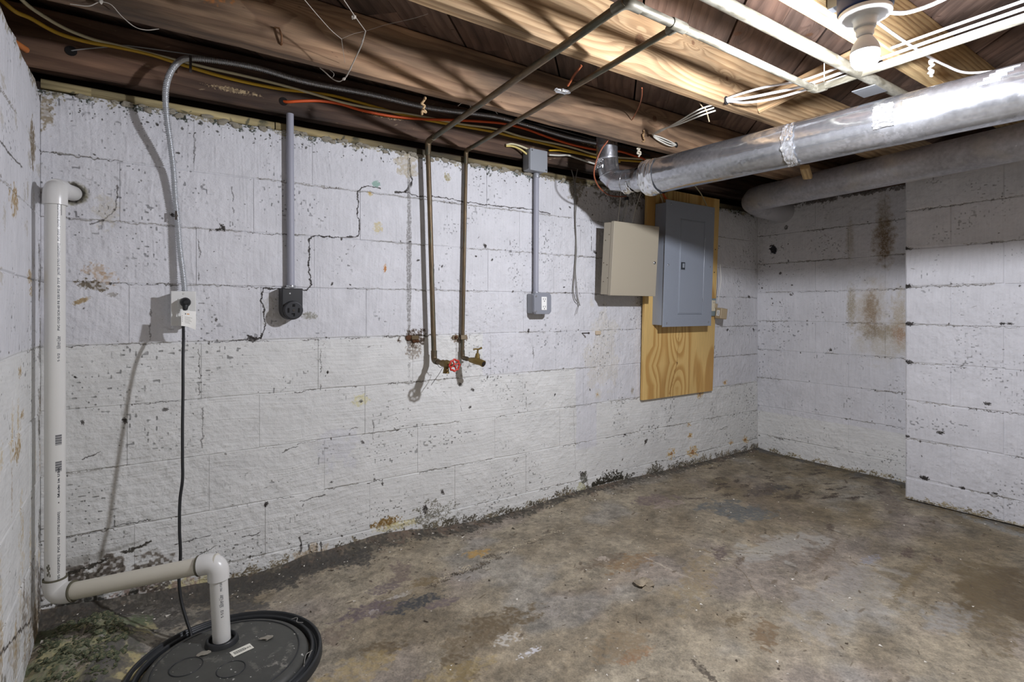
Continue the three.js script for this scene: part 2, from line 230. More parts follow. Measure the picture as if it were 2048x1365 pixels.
  P.blob(...wb(146, 387), 0.036, 0.037, [140, 136, 112], 0.95, { rag: 0.25, grain: 0.3, dz: -0.003 }); P.blob(...wb(145, 387), 0.030, 0.031, [40, 36, 30], 1, { rag: 0.22, grain: 0, dz: -0.004 });
  P.blob(...wb(617, 632), 0.03, 0.012, [140, 138, 126], 0.8, { rag: 1.0 }); P.blob(...wb(555, 625), 0.05, 0.05, [176, 174, 168], 0.5, { rag: 1 });
  seed(55); P.flecks(800, XL, 0.1, XR, WALLTOP, 0.0006, 0.0034, [70, 66, 62], 0.8, { dz: -0.0012 }); P.flecks(28, XL, 0.1, XR, WALLTOP, 0.003, 0.009, [92, 88, 84], 0.7, { thin: 0.45, dz: -0.002 });
  for (let k = 1; k <= 8; k++) P.flecks(50, XL, BED(k) - 0.008, XR, BED(k) + 0.008, 0.001, 0.0055, [66, 62, 56], 0.85, { dz: -0.002 });
}
const PB = [[XL - 0.02, XS + 0.42], [XS - 0.42, XR + 0.02]].map(([a, b], i) => { const P = new Paint(a, 0, b - a, 1.76, 2048, i ? 1536 : 1800); paintWall(P, coatBack); seed(21); marksBack(P); return P; });
const MB = PB.map(P => P.mat(0.72, 0.016, {}, 1));
const placeBack = (a, b, c) => [a, b, c];
{
  const offs = [0.153, -0.06, 0.16, -0.035, 0.175, -0.04, 0.2, -0.02, 0.17], edges = [0, ...[8, 7, 6, 5, 4, 3, 2, 1].map(BED), WALLTOP];
  for (let r = 0; r < 9; r++) {
    const b0 = edges[r], b1 = edges[r + 1], k = 8 - r; let xs = [XL]; for (let x = offs[k] - 0.8128; x < XR; x += 0.4064) if (x > XL + 0.03 && x < XR - 0.03) xs.push(x); xs.push(XR);
    for (let i = 0; i < xs.length - 1; i++) {
      const a0 = xs[i], a1 = xs[i + 1], s = (a0 + a1) / 2 < XS ? 0 : 1;
      const top = r === 8 ? a => -0.012 * fbm(a * 9, 3, 3) + (a < -0.2 ? -0.02 : 0) : null;
      part('block', blockGeo(a0, a1, b0, b1, placeBack, PB[s], 100 + r * 40 + i, { top, head: 0.12, front: r < 1 ? 0.002 + 0.004 * vn(i, 3) : undefined }), MB[s], wallBack);
    }
  }
  { const gs = []; seed(404); for (let i = 0; i < 150; i++) { const x = i < 60 ? rr(-0.24, 0.9) : rr(0.85, 2.35), r = rr(0.004, 0.013), q = lump(r, 1, 0.6, i, rr(0.9, 1.8), rr(0.5, 0.9), 0.7); q.translate(x, WALLTOP - 0.006 - rr(-0.004, 0.014), rr(-0.004, 0.002)); gs.push(flat(q)); } part('mortar_crumb', mergeGeometries(gs), std(0x8f897a, 0.95), wallBack).userData.kind = 'stuff'; }
  const mk = (a, b, s) => { const g = box(b - a, WALLTOP - 0.01, 0.2, (a + b) / 2, (WALLTOP - 0.01) / 2, -0.1035), p = g.attributes.position, u = g.attributes.uv; for (let i = 0; i < p.count; i++) u.setXY(i, (p.getX(i) - PB[s].x0) / PB[s].w, (p.getY(i) - PB[s].y0) / PB[s].h); part('mortar_bed', g, MB[s], wallBack); };
  mk(-0.46, XS, 0); mk(XS, 3.9, 1);
}

// =================================================================== LEFT WALL
const wallLeft = struct('wall_left'), ZL = 1.65;
const PL = new Paint(0, 0, ZL, 1.76, 1536, 1536);
paintWall(PL, (x, y) => sst(0.91, 0.89, y));
{
  const P = PL; seed(31);
  const wl = (u, v) => { const p = onX(u, v, XL); return [p.z, p.y]; };
  for (let k = 1; k <= 8; k++) { P.line([[0, BED(k)], [ZL, BED(k)]], 0.0025, [130, 124, 112], 0.6, { jit: 0.006, gap: 0.6, gf: 7, dz: -0.002 }); P.flecks(24, 0, BED(k) - 0.015, ZL, BED(k) + 0.015, 0.001, 0.007, [66, 60, 50], 0.85, { dz: -0.002 }); }
  P.flecks(350, 0, 0, ZL, 1.7, 0.0008, 0.004, [72, 68, 62], 0.8, { dz: -0.001 }); P.flecks(50, 0, 0, ZL, 1.7, 0.004, 0.012, [90, 84, 76], 0.7, { thin: 0.4 });
  for (let i = 0; i < 55; i++) { const y = rr(0, 0.8), z = rr(0, 0.9); P.blob(z, y, rr(0.008, 0.022), rr(0.03, 0.09) * (1 - y * 0.6), rnd() < 0.75 ? [186, 162, 118] : [136, 110, 78], rr(0.25, 0.6), { rag: 1.7, grain: 0.8, gf: 140 }); }
  for (let i = 0; i < 26; i++) P.blob(rr(0, 0.7), rr(0, 0.25), rr(0.015, 0.045), rr(0.02, 0.06), rnd() < 0.5 ? [110, 100, 88] : [146, 126, 96], rr(0.3, 0.7), { rag: 1.6, grain: 0.7, gf: 120 });
  for (let i = 0; i < 20; i++) P.blob(rr(0, 0.7), rr(0.75, 1.6), rr(0.01, 0.03), rr(0.012, 0.03), [166, 158, 142], 0.5, { rag: 1.6, grain: 0.7 });
  for (const [u, v, r] of [[60, 555, 0.03], [62, 585, 0.02], [30, 400, 0.05], [45, 830, 0.02], [40, 745, 0.02], [35, 900, 0.04]]) P.blob(...wl(u, v), r, r * 0.6, [150, 122, 76], 0.8, { rag: 1.5, grain: 0.6 });
  P.line([wl(0, 282), wl(20, 308), wl(45, 335)], 0.003, [60, 56, 50], 0.8, { jit: 0.003 }); P.line([wl(0, 1310), wl(30, 1275), wl(62, 1240)], 0.005, [60, 52, 44], 0.8, { jit: 0.006 });
  P.blob(...wl(66, 290), 0.04, 0.06, [110, 94, 66], 0.95, { rag: 1.2 });
  for (let z = 0; z < ZL; z += 0.03) P.blob(z, WALLTOP - rr(0, 0.02), rr(0.01, 0.03), rr(0.01, 0.03), rnd() < 0.6 ? [88, 84, 70] : [140, 128, 104], 0.85, { rag: 1.7, grain: 0.7 });
  for (let i = 0; i < 40; i++) P.blob(rr(0, 0.05), rr(0.05, 1.2), rr(0.004, 0.012), rr(0.01, 0.05), [66, 60, 50], rr(0.4, 0.8), { rag: 1.5, grain: 0.7 });
}
const ML = PL.mat(0.75, 0.02);
{
  const place = (a, b, c) => [XL + c, b, a], edges = [0, ...[8, 7, 6, 5, 4, 3, 2, 1].map(BED), WALLTOP];
  for (let r = 0; r < 9; r++) {
    const xs = [0]; for (let z = (r % 2 ? 0.20 : 0.40); z < ZL - 0.05; z += 0.4064) xs.push(z); xs.push(ZL);
    for (let i = 0; i < xs.length - 1; i++) {
      const g = blockGeo(xs[i], xs[i + 1], edges[r], edges[r + 1], place, PL, 700 + r * 20 + i, { head: 0.5, top: r === 8 ? a => -0.05 * fbm(a * 14, 8, 3) + (a < 0.03 ? -0.03 : 0.01) : null });
      const p = g.attributes.position, u = g.attributes.uv; for (let t = 0; t < p.count; t += 3) { for (const at of [p, u]) for (let c = 0; c < at.itemSize; c++) { const q = at.array[(t + 1) * at.itemSize + c]; at.array[(t + 1) * at.itemSize + c] = at.array[(t + 2) * at.itemSize + c]; at.array[(t + 2) * at.itemSize + c] = q; } } g.computeVertexNormals();
      part('block', g, ML, wallLeft);
    }
  }
  const g = box(0.2, WALLTOP - 0.05, ZL + 0.2, XL - 0.1035, (WALLTOP - 0.05) / 2, ZL / 2 - 0.1), p = g.attributes.position, u = g.attributes.uv; for (let i = 0; i < p.count; i++) u.setXY(i, p.getZ(i) / PL.w, p.getY(i) / PL.h);
  part('mortar_bed', g, ML, wallLeft);
}
const plainWall = std(0xa5a39e, 0.85);
part('wall_panel', box(0.2, 1.75, 4.0, XL - 0.1, 0.875, ZL + 2.0), plainWall, wallLeft);

// =================================================================== RIGHT WALL (a recess next to the back wall, then a mass standing proud)
const wallRight = struct('wall_right'), ZE = 2.6;
const PR = new Paint(0, 0, ZE, 2.0, 2048, 1536);
paintWall(PR, (x, y) => x < ZP ? sst(0.29, 0.28, y) : sst(0.02, 0.0, y));
{
  const P = PR; seed(41); const wr = (u, v) => { const p = onX(u, v, XR); return [p.z, p.y]; }, wp = (u, v) => { const p = onX(u, v, XP); return [p.z, p.y]; };
  for (let k = 0; k <= 8; k++) { const y = BED(k) + 0.035; P.line([[0, y], [ZE, y]], 0.0028, [136, 132, 124], 0.65, { jit: 0.005, gap: 0.5, gf: 6, dz: -0.0015 }); P.line([[0, y - 0.003], [ZE, y - 0.003]], 0.0014, [66, 62, 56], 0.75, { jit: 0.006, gap: 0.62, gf: 8, dz: -0.002 }); P.flecks(34, 0, y - 0.012, ZE, y + 0.012, 0.001, 0.007, [56, 52, 48], 0.85, { dz: -0.002 }); }
  P.flecks(160, 0, 0.02, ZE, 1.75, 0.0008, 0.005, [60, 56, 54], 0.85, { dz: -0.001 }); P.flecks(50, 0, 0.02, ZE, 1.75, 0.004, 0.012, [110, 106, 102], 0.6, { thin: 0.35, rot: 0 });
  const st = (u, v, rx, ry, c, a) => P.blob(...wr(u, v), rx, ry, c, a, { rag: 0.9, grain: 0.35, gf: 260, edge: 0.75 });
  st(1768, 478, 0.045, 0.12, [98, 76, 50], 0.8); st(1768, 430, 0.03, 0.1, [130, 116, 96], 0.5); st(1700, 480, 0.02, 0.1, [150, 140, 122], 0.5); st(1742, 620, 0.035, 0.085, [104, 80, 54], 0.8); st(1742, 618, 0.09, 0.14, [170, 156, 132], 0.5); st(1702, 615, 0.02, 0.11, [148, 136, 112], 0.7); st(1760, 665, 0.09, 0.04, [112, 94, 66], 0.65); st(1800, 640, 0.04, 0.14, [168, 152, 124], 0.6); st(1770, 690, 0.12, 0.09, [176, 168, 150], 0.55); st(1800, 670, 0.03, 0.05, [150, 110, 80], 0.5);
  P.blob(...wr(1547, 500), 0.026, 0.03, [26, 26, 34], 1, { rag: 0.9, grain: 0.1 }); P.blob(...wr(1572, 455), 0.012, 0.016, [80, 78, 76], 0.8); P.blob(...wr(1661, 700), 0.01, 0.008, DARK, 1); P.flecks(50, 0.02, 1.0, 0.3, 1.5, 0.002, 0.01, [56, 52, 50], 0.9);
  for (const [u, v, r] of [[1812, 497, 0.014], [1815, 573, 0.02], [1818, 648, 0.02], [1815, 725, 0.02], [1814, 873, 0.012], [1848, 957, 0.02], [1880, 866, 0.014], [1975, 808, 0.014], [2005, 648, 0.01], [2020, 648, 0.01], [1925, 977, 0.012], [1990, 988, 0.01], [1850, 1005, 0.008]]) P.blob(...wp(u, v), r, r * 0.5, [40, 37, 34], 0.95, { rag: 1.2, grain: 0.2, dz: -0.002 });
  for (let z = 0; z < ZE; z += 0.03) P.blob(z, rr(-0.01, 0.02), rr(0.012, 0.03), rr(0.006, 0.018), rnd() < 0.5 ? [110, 98, 70] : [150, 136, 104], 0.8, { rag: 1.7, grain: 0.7 });
  for (let z = 0; z < ZP; z += 0.04) P.blob(z, 1.745 + rr(-0.02, 0.01), rr(0.02, 0.05), rr(0.01, 0.026), [84, 80, 78], 0.75, { rag: 1.3, grain: 0.2 });
}
const MR = PR.mat(0.72, 0.016);
{
  const place = X0 => (a, b, c) => [X0 - c, b, a], dy = 0.035, edges = [0, ...[8, 7, 6, 5, 4, 3, 2, 1, 0].map(k => BED(k) + dy)];
  for (let r = 0; r < 9; r++) {
    { const xs = [0]; for (let z = (r % 2 ? 0.203 : 0.406); z < ZP - 0.05; z += 0.4064) xs.push(z); xs.push(ZP); for (let i = 0; i < xs.length - 1; i++) part('block', blockGeo(xs[i], xs[i + 1], edges[r], edges[r + 1], place(XR), PR, 900 + r * 20 + i, { head: 0.12 }), MR, wallRight); }
    const xs = [ZP]; for (let z = ZP + (r % 2 ? 0.203 : 0.4064); z < ZE - 0.05; z += 0.4064) xs.push(z); xs.push(ZE);
    for (let i = 0; i < xs.length - 1; i++) part('block', blockGeo(xs[i], xs[i + 1], edges[r], edges[r + 1], place(XP), PR, 1200 + r * 20 + i, { head: i ? 0.12 : 1, bev: i ? 0.0035 : 0.007 }), MR, wallRight);
  }
  const uvz = g => { const p = g.attributes.position, u = g.attributes.uv; for (let i = 0; i < p.count; i++) u.setXY(i, p.getZ(i) / PR.w, p.getY(i) / PR.h); return g; };
  part('mortar_bed', uvz(box(0.2, 1.735, ZP + 0.2, XR + 0.1035, 0.8675, ZP / 2 - 0.1)), MR, wallRight);
  part('mortar_bed', uvz(box(0.5, 1.738, ZE - ZP - 0.006, XP + 0.2535, 0.869, (ZE + ZP + 0.006) / 2)), MR, wallRight);
  part('wall_panel', box(0.2, 1.74, 3.1, XP + 0.1, 0.87, ZE + 1.55), plainWall, wallRight);
}
const wallFront = struct('wall_front');
part('wall_panel', box(4.6, 2.0, 0.2, 1.7, 1.0, 5.4), plainWall, wallFront);

// =================================================================== FLOOR
const floor = struct('floor');
const fl = (u, v) => { const p = onY(u, v, 0); return [p.x, p.z]; };
const EDGE = [[-0.3, 0.05], [-0.1, 0.03], [0.3, 0.0], [0.6, 0.022], [0.84, 0.036], [1.15, 0.0], [1.45, -0.016], [2.08, 0.02], [3.0, 0.014], [3.8, 0.016]];
function edgeH(x) { for (let i = 0; i < EDGE.length - 1; i++) if (x <= EDGE[i + 1][0]) { const t = clamp((x - EDGE[i][0]) / (EDGE[i + 1][0] - EDGE[i][0])); return mix(EDGE[i][1], EDGE[i + 1][1], t * t * (3 - 2 * t)); } return 0.016; }
function floorH(x, z) {
  let h = 0.006 * (fbm(x * 2.2 + 4, z * 2.2, 3) - 0.5) + 0.003 * (fbm(x * 12, z * 12, 3) - 0.5);
  h += edgeH(x) * Math.exp(-z / 0.12); h += 0.035 * Math.exp(-Math.max(z, 0) / 0.03) * (0.5 + 0.5 * fbm(x * 9, 1, 3)) * sst(3.9, 0.4, x);
  if (x > XP - 0.25 && z > ZP - 0.1) h += -0.008 * sst(XP - 0.25, XP, x);
  const m = Math.hypot((x + 0.13) / 0.16, (z - 0.27) / 0.26); h += 0.045 * sst(1.25, 0.3, m) * (0.45 + 1.1 * fbm(x * 20, z * 20, 5));
  h += 0.012 * sst(0.02, 0, Math.abs(z - 0.27 - 0.02 * Math.sin(x * 5))) * 0.3 * sst(0.5, 0.8, x) * sst(1.6, 1.2, x) * fbm(x * 60, z * 60, 2);
  return h;
}
function floorCol(x, z, q) {
  const a = fbm(x * 0.9 + 2, z * 1.4, 5), b = fbm(x * 3.1 + z * 1.1 + 20, z * 3.4, 5), c = fbm(x * 11 + z * 3, z * 14 - x * 2 + 5, 4), f = vn(x * 300, z * 300), f2 = vn(x * 90 + 3, z * 90), streak = fbm(x * 3.2 + 31, z * 7 + x * 2.5, 5);
  let r = 141, g = 131, l = 112; const w = (R, G, B, t) => { r = mix(r, R, t); g = mix(g, G, t); l = mix(l, B, t); };
  w(120, 108, 88, sst(0.48, 0.7, b) * 0.65); w(156, 147, 128, sst(0.5, 0.68, a) * 0.55); w(124, 114, 109, sst(0.55, 0.72, fbm(x * 2.1 + 50, z * 2.6, 4)) * 0.5); w(109, 98, 79, sst(0.55, 0.72, streak) * 0.45); w(139, 137, 132, sst(0.56, 0.7, fbm(x * 2.6 + 9, z * 3.6 + 70, 4)) * 0.5);
  w(108, 95, 70, sst(2.2, 3.0, x) * sst(1.15, 0.5, Math.abs(z - 0.75)) * sst(0.36, 0.6, b) * 0.55);
  const g3 = fbm(x * 46 + 7, z * 46, 3), k = 1 + (c - 0.5) * 0.36 + (f - 0.5) * 0.2 + (f2 - 0.5) * 0.12 + (g3 - 0.5) * 0.3; q[0] = r * k; q[1] = g * k; q[2] = l * k;
  q[3] = (c - 0.5) * 0.005 + (f2 - 0.5) * 0.0022 + (f - 0.5) * 0.0012 + (g3 - 0.5) * 0.004;
}
function marksFloor(P) {
  const B = (u, v, rx, rz, c, a, o) => P.blob(...fl(u, v), rx, rz, c, a, { rag: 1.2, grain: 0.5, gf: 120, ...o });
  const PUR = [104, 92, 92], BLK = [66, 66, 66], BRN = [98, 84, 62], WHT = [196, 192, 184], GRY = [150, 150, 148];
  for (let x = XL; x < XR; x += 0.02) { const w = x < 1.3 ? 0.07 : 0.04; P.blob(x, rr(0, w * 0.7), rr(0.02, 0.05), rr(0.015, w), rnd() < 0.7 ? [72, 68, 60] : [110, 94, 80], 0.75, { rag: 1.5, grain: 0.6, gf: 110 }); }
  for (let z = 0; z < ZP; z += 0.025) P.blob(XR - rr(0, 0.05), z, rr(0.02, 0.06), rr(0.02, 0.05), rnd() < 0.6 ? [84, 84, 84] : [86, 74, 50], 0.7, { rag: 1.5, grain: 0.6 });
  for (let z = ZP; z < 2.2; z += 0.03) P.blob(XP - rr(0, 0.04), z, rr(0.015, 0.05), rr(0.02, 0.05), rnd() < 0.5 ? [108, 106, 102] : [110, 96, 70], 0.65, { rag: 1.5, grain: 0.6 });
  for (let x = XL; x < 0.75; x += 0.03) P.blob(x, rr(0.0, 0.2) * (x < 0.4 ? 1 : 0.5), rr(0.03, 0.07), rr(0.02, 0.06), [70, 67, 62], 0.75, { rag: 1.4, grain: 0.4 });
  B(830, 1207, 0.10, 0.035, BLK, 0.95, { rot: -0.1 }); B(740, 1222, 0.09, 0.04, PUR, 0.9); B(880, 1208, 0.06, 0.025, PUR, 0.8); B(770, 1178, 0.06, 0.025, PUR, 0.7); B(850, 1165, 0.05, 0.03, [116, 100, 72], 0.8); B(800, 1192, 0.05, 0.012, WHT, 0.6); B(800, 1148, 0.04, 0.08, [112, 98, 90], 0.7, { rot: 0.4 });
  B(1000, 1245, 0.13, 0.055, BRN, 0.85); B(940, 1285, 0.10, 0.04, [110, 96, 74], 0.7); B(770, 1295, 0.07, 0.035, BRN, 0.8, { rot: 0.3 }); B(660, 1275, 0.06, 0.04, [112, 98, 86], 0.6); B(920, 1330, 0.05, 0.05, BRN, 0.8, { rot: 0.9 }); B(930, 1355, 0.04, 0.02, BRN, 0.85); B(720, 1340, 0.1, 0.05, [168, 146, 96], 0.5); B(900, 1355, 0.12, 0.04, [166, 146, 96], 0.45);
  B(1020, 1278, 0.05, 0.028, WHT, 0.75, { grain: 0.8 }); B(1058, 1306, 0.035, 0.012, [206, 206, 210], 0.85, { grain: 0.7 }); B(745, 1225, 0.02, 0.015, WHT, 0.5); B(955, 1107, 0.05, 0.03, [178, 140, 76], 0.75);
  for (const [u, v] of [[1480, 1022], [1440, 1012], [1510, 1030]]) B(u, v, 0.12, 0.06, [98, 100, 98], 0.85, { rot: 0.2 }); B(1530, 980, 0.12, 0.06, [82, 74, 70], 0.7); B(1560, 975, 0.05, 0.03, BLK, 0.7);
  for (let i = 0; i < 60; i++) B(rr(1420, 1800), rr(925, 1000), rr(0.015, 0.05), rr(0.006, 0.018), [70, 60, 50], 0.85, { rot: rr(-0.4, 0.6) });
  B(1560, 1095, 0.26, 0.09, [166, 164, 156], 0.6, { rot: 0.1, grain: 0.2 }); B(1700, 1190, 0.3, 0.12, [158, 156, 152], 0.45, { grain: 0.3 }); B(1440, 1108, 0.08, 0.022, [98, 86, 80], 0.95, { rot: -0.45 }); B(1480, 1122, 0.04, 0.012, [96, 84, 74], 0.9, { rot: -0.4 }); B(1395, 1160, 0.22, 0.05, [136, 120, 90], 0.6, { rot: -0.5 }); B(1260, 1125, 0.12, 0.05, [124, 98, 68], 0.65); B(1210, 1122, 0.1, 0.03, [104, 90, 74], 0.7); B(1205, 1118, 0.025, 0.02, [172, 160, 146], 0.8);
  B(1530, 1268, 0.08, 0.03, [112, 92, 68], 0.75, { rot: -0.4 }); B(1470, 1240, 0.05, 0.02, BRN, 0.7); B(1270, 1310, 0.06, 0.02, [140, 100, 66], 0.5); B(1240, 1290, 0.1, 0.05, [128, 110, 84], 0.6); B(1410, 1345, 0.012, 0.05, [70, 62, 52], 0.8, { rot: 0.3 });
  B(2030, 1190, 0.25, 0.12, [84, 70, 48], 0.8, { rot: 0.2, grain: 0.1, edge: 0.5 }); B(1960, 1160, 0.2, 0.06, [104, 90, 64], 0.7, { rot: -0.2 }); B(1980, 1230, 0.2, 0.05, [104, 90, 66], 0.6, { rot: -0.4 }); B(1900, 1235, 0.12, 0.05, GRY, 0.5); B(1740, 1120, 0.06, 0.02, [138, 138, 146], 0.7); B(1815, 1105, 0.06, 0.018, [88, 74, 64], 0.9, { rot: -0.3 }); B(1875, 1120, 0.04, 0.014, [88, 74, 62], 0.9, { rot: -0.5 }); B(1660, 1055, 0.06, 0.014, [84, 72, 60], 0.9, { rot: -0.5 }); B(1678, 978, 0.03, 0.012, [70, 62, 54], 0.9); B(1650, 1110, 0.2, 0.02, [104, 90, 74], 0.6, { rot: -0.2 }); B(1830, 1150, 0.25, 0.015, [110, 96, 70], 0.7, { rot: -0.12 }); B(1310, 1000, 0.12, 0.06, [112, 98, 94], 0.8, { rot: 0.3 }); B(1390, 998, 0.07, 0.012, [84, 74, 66], 0.85, { rot: 0.5 }); B(1335, 1010, 0.1, 0.04, [168, 152, 146], 0.5); B(1780, 1000, 0.3, 0.05, [104, 92, 84], 0.6, { rot: -0.5 }); B(2000, 1055, 0.2, 0.03, [142, 146, 146], 0.6, { rot: -1.2 });
  for (let i = 0; i < 26; i++) { const t = i / 25; B(mix(870, 1110, t) + rr(-6, 6), mix(1168, 1062, t) + rr(-5, 5), rr(0.012, 0.035), rr(0.006, 0.015), rnd() < 0.5 ? [86, 76, 62] : [180, 168, 144], 0.85, { grain: 0.85, gf: 230, dz: -0.004 }); }
  P.line([fl(1290, 1115), fl(1360, 1150), fl(1385, 1160)].map(p => p), 0.004, [186, 176, 156], 0.6, { jit: 0.004 }); P.line([fl(1465, 1130), fl(1490, 1150), fl(1520, 1200)], 0.002, [98, 84, 64], 0.8, { jit: 0.004 }); P.line([fl(1355, 1090), fl(1420, 1105), fl(1560, 1108), fl(1800, 1140), fl(1880, 1160)], 0.003, [104, 90, 70], 0.7, { jit: 0.006, gap: 0.3, gf: 14 });
  seed(77); P.flecks(2600, XL, 0, XR, 2.2, 0.0008, 0.0055, [78, 68, 55], 0.8); P.flecks(260, XL, 0, XR, 2.0, 0.004, 0.016, [84, 72, 58], 0.75, { thin: 0.45, rot: -0.35 }); P.flecks(160, 0.3, 0.0, 2.3, 0.45, 0.003, 0.012, [80, 68, 58], 0.8, { thin: 0.6 }); P.flecks(300, XL, 0, XR, 2.2, 0.001, 0.005, [206, 200, 190], 0.85); P.flecks(170, XL, 0, XR, 1.6, 0.006, 0.025, [86, 74, 58], 0.8, { thin: 0.35, rot: -0.3 }); P.flecks(120, 2, 0.1, XR, 1.8, 0.006, 0.03, [92, 78, 58], 0.7, { thin: 0.3, rot: -0.5 });
  for (let i = 0; i < 60; i++) { const x = rr(-0.26, 0.02), z = rr(0.1, 0.6); P.blob(x, z, rr(0.015, 0.05), rr(0.015, 0.05), [[112, 122, 92], [92, 102, 76], [168, 160, 120], [132, 134, 104]][i % 4], 0.8, { rag: 1.5, grain: 0.6, gf: 90 }); }
  for (let i = 0; i < 14; i++) P.blob(rr(-0.06, 0.0), rr(0.33, 0.62), 0.03, 0.05, [172, 160, 118], 0.8, { rag: 1.3, grain: 0.4 });
  for (let i = 0; i < 40; i++) { const t = rr(2.6, 5.2), q = rr(0.26, 0.36); P.blob(0.2 + q * Math.cos(t), 0.51 + q * Math.sin(t), 0.03, 0.03, [88, 85, 80], 0.7, { rag: 1.2, grain: 0.3 }); }
}
const FX = 1.7;
const PF = [[XL - 0.04, FX], [FX, XR + 0.06]].map(([a, b]) => { const P = new Paint(a, -0.05, b - a, 2.35, 2048, 2048); P.fill(floorCol); seed(61); marksFloor(P); return P; });
{
  const mats = PF.map(P => P.mat(0.82, 0.02));
  const slab = (x0, x1, z0, z1, nx, nz, P, mat) => {
    const pos = [], uv = [], idx = []; for (let j = 0; j <= nz; j++) for (let i = 0; i <= nx; i++) { const x = mix(x0, x1, i / nx), z = mix(z0, z1, j / nz); pos.push(x, z < 2.3 ? floorH(x, z) : floorH(x, 2.3), z); uv.push(((x - P.x0) / P.w), ((z - P.y0) / P.h)); }
    for (let j = 0; j < nz; j++) for (let i = 0; i < nx; i++) { const a = j * (nx + 1) + i, b = a + nx + 1; idx.push(a, b, a + 1, a + 1, b, b + 1); }
    const g = new THREE.BufferGeometry(); g.setAttribute('position', new THREE.Float32BufferAttribute(pos, 3)); g.setAttribute('uv', new THREE.Float32BufferAttribute(uv, 2)); g.setIndex(idx); g.computeVertexNormals(); part('floor_slab', g, mat, floor);
  };
  slab(XL - 0.04, FX, -0.05, 2.3, 200, 230, PF[0], mats[0]); slab(FX, XR + 0.06, -0.05, 2.3, 150, 170, PF[1], mats[1]);
  part('floor_slab', box(4.4, 0.1, 3.2, 1.7, -0.052, 3.9), std(0x8a7e6a, 0.85), floor);
  part('floor_base', box(4.6, 0.1, 5.9, 1.7, -0.11, 2.6), std(0x7a705f, 0.9), floor);
}

// =================================================================== TIMBER
function woodPaint(L, T, W, H, light, dark, o = {}) {
  const P = new Paint(0, 0, L, T, W, H), kn = o.knots || [], sd = o.sd || 0, rings = o.rings || 55;
  P.fill((s, t, q) => {
    let f = t * rings + 3.2 * fbm(s * 0.8 + sd, t * 5 + sd, 3) + 0.7 * fbm(s * 5 + sd, t * 26, 2), kd = 0;
    for (const [ks, kt, kr] of kn) { const dx = (s - ks) * 0.45, dy = t - kt, d2 = (dx * dx + dy * dy) / (kr * kr); f += 4.2 * Math.exp(-d2 / 4) * (dy >= 0 ? 1 : -1) * Math.min(1, Math.abs(dy) / kr) ; const d3 = ((s - ks) ** 2 + dy * dy) / (kr * kr * 0.5); if (d3 < 1.6) kd = Math.max(kd, sst(1.5, 0.5, d3)); }
    const fr = f - Math.floor(f), ring = sst(0.25, 0.85, fr) * sst(1, 0.93, fr), fib = vn(s * 26, t * 1400) - 0.5, bl = fbm(s * 1.7 + sd * 2, t * 6 + sd, 4), bl2 = fbm(s * 5 + 40 + sd, t * 22, 4);
    let m = clamp(ring * (o.contrast || 0.55) + 0.15); const k = 1 + fib * 0.16 + (bl - 0.5) * (o.blotch || 0.5) + (bl2 - 0.5) * (o.blotch2 || 0.25);
    let r = mix(light[0], dark[0], m) * k, g = mix(light[1], dark[1], m) * k, b = mix(light[2], dark[2], m) * k;
    if (kd) { const kk = 0.55 + 0.3 * vn(s * 300, t * 300); r = mix(r, 138 * kk, kd * 0.7); g = mix(g, 92 * kk, kd * 0.7); b = mix(b, 58 * kk, kd * 0.7); }
    q[0] = r; q[1] = g; q[2] = b; q[3] = fib * 0.0006 - ring * 0.0005 + (bl2 - 0.5) * 0.0014;
  });
  return P;
}
// a sawn timber along x: chamfered, slightly bowed and chewed at the lower arrises; uv in metres along / round
function beam(L, h, w, sd, o = {}) {
  const c = o.ch || 0.004, prof = [[-w / 2, c], [-w / 2 + c, 0], [w / 2 - c, 0], [w / 2, c], [w / 2, h - c], [w / 2 - c, h], [-w / 2 + c, h], [-w / 2, h - c]], n = o.n || 70, pos = [], uv = [], idx = [];
  const m = prof.length; const per = [0]; for (let j = 0; j < m; j++) { const a = prof[j], b = prof[(j + 1) % m]; per.push(per[j] + Math.hypot(b[0] - a[0], b[1] - a[1])); }
  for (let i = 0; i <= n; i++) for (let j = 0; j <= m; j++) { const p = prof[j % m], s = i / n * L, low = p[1] < h * 0.5 ? 1 : 0; const bite = low * (o.rough || 0.004) * (fbm(s * 9 + sd * 5, j % m + sd, 3) - 0.35); pos.push(s, p[1] + Math.max(-0.002, bite) + 0.003 * Math.sin(s * 1.3 + sd), p[0] + 0.0015 * (fbm(s * 6 + sd, (j % m) * 3.3, 2) - 0.5)); uv.push(s, per[j]); }
  for (let i = 0; i < n; i++) for (let j = 0; j < m; j++) { const a = i * (m + 1) + j, b = a + m + 1; idx.push(a, a + 1, b, b, a + 1, b + 1); }
  const g = new THREE.BufferGeometry(); g.setAttribute('position', new THREE.Float32BufferAttribute(pos, 3)); g.setAttribute('uv', new THREE.Float32BufferAttribute(uv, 2)); g.setIndex(idx);
  const e = []; const pl = []; for (const i of [0, n]) { const q = []; for (let j = 0; j < m; j++) { const k = (i * (m + 1) + j) * 3; q.push([pos[k], pos[k + 1], pos[k + 2]]); } for (let j = 1; j < m - 1; j++) for (const t of i ? [0, j, j + 1] : [0, j + 1, j]) { e.push(...q[t]); pl.push(q[t][2] + w, q[t][1] * 0.3); } }
  const eg = new THREE.BufferGeometry(); eg.setAttribute('position', new THREE.Float32BufferAttribute(e, 3)); eg.setAttribute('uv', new THREE.Float32BufferAttribute(pl, 2)); eg.computeVertexNormals();
  return mergeGeometries([flat(toCreasedNormals(g, 0.5)), eg]);
}
function uvScale(g, L, T, ds = 0, dt = 0) { const u = g.attributes.uv; for (let i = 0; i < u.count; i++) u.setXY(i, u.getX(i) / L + ds, u.getY(i) / T + dt); return g; }
const JL = 4.3, JT = 0.5, JX = -0.44;
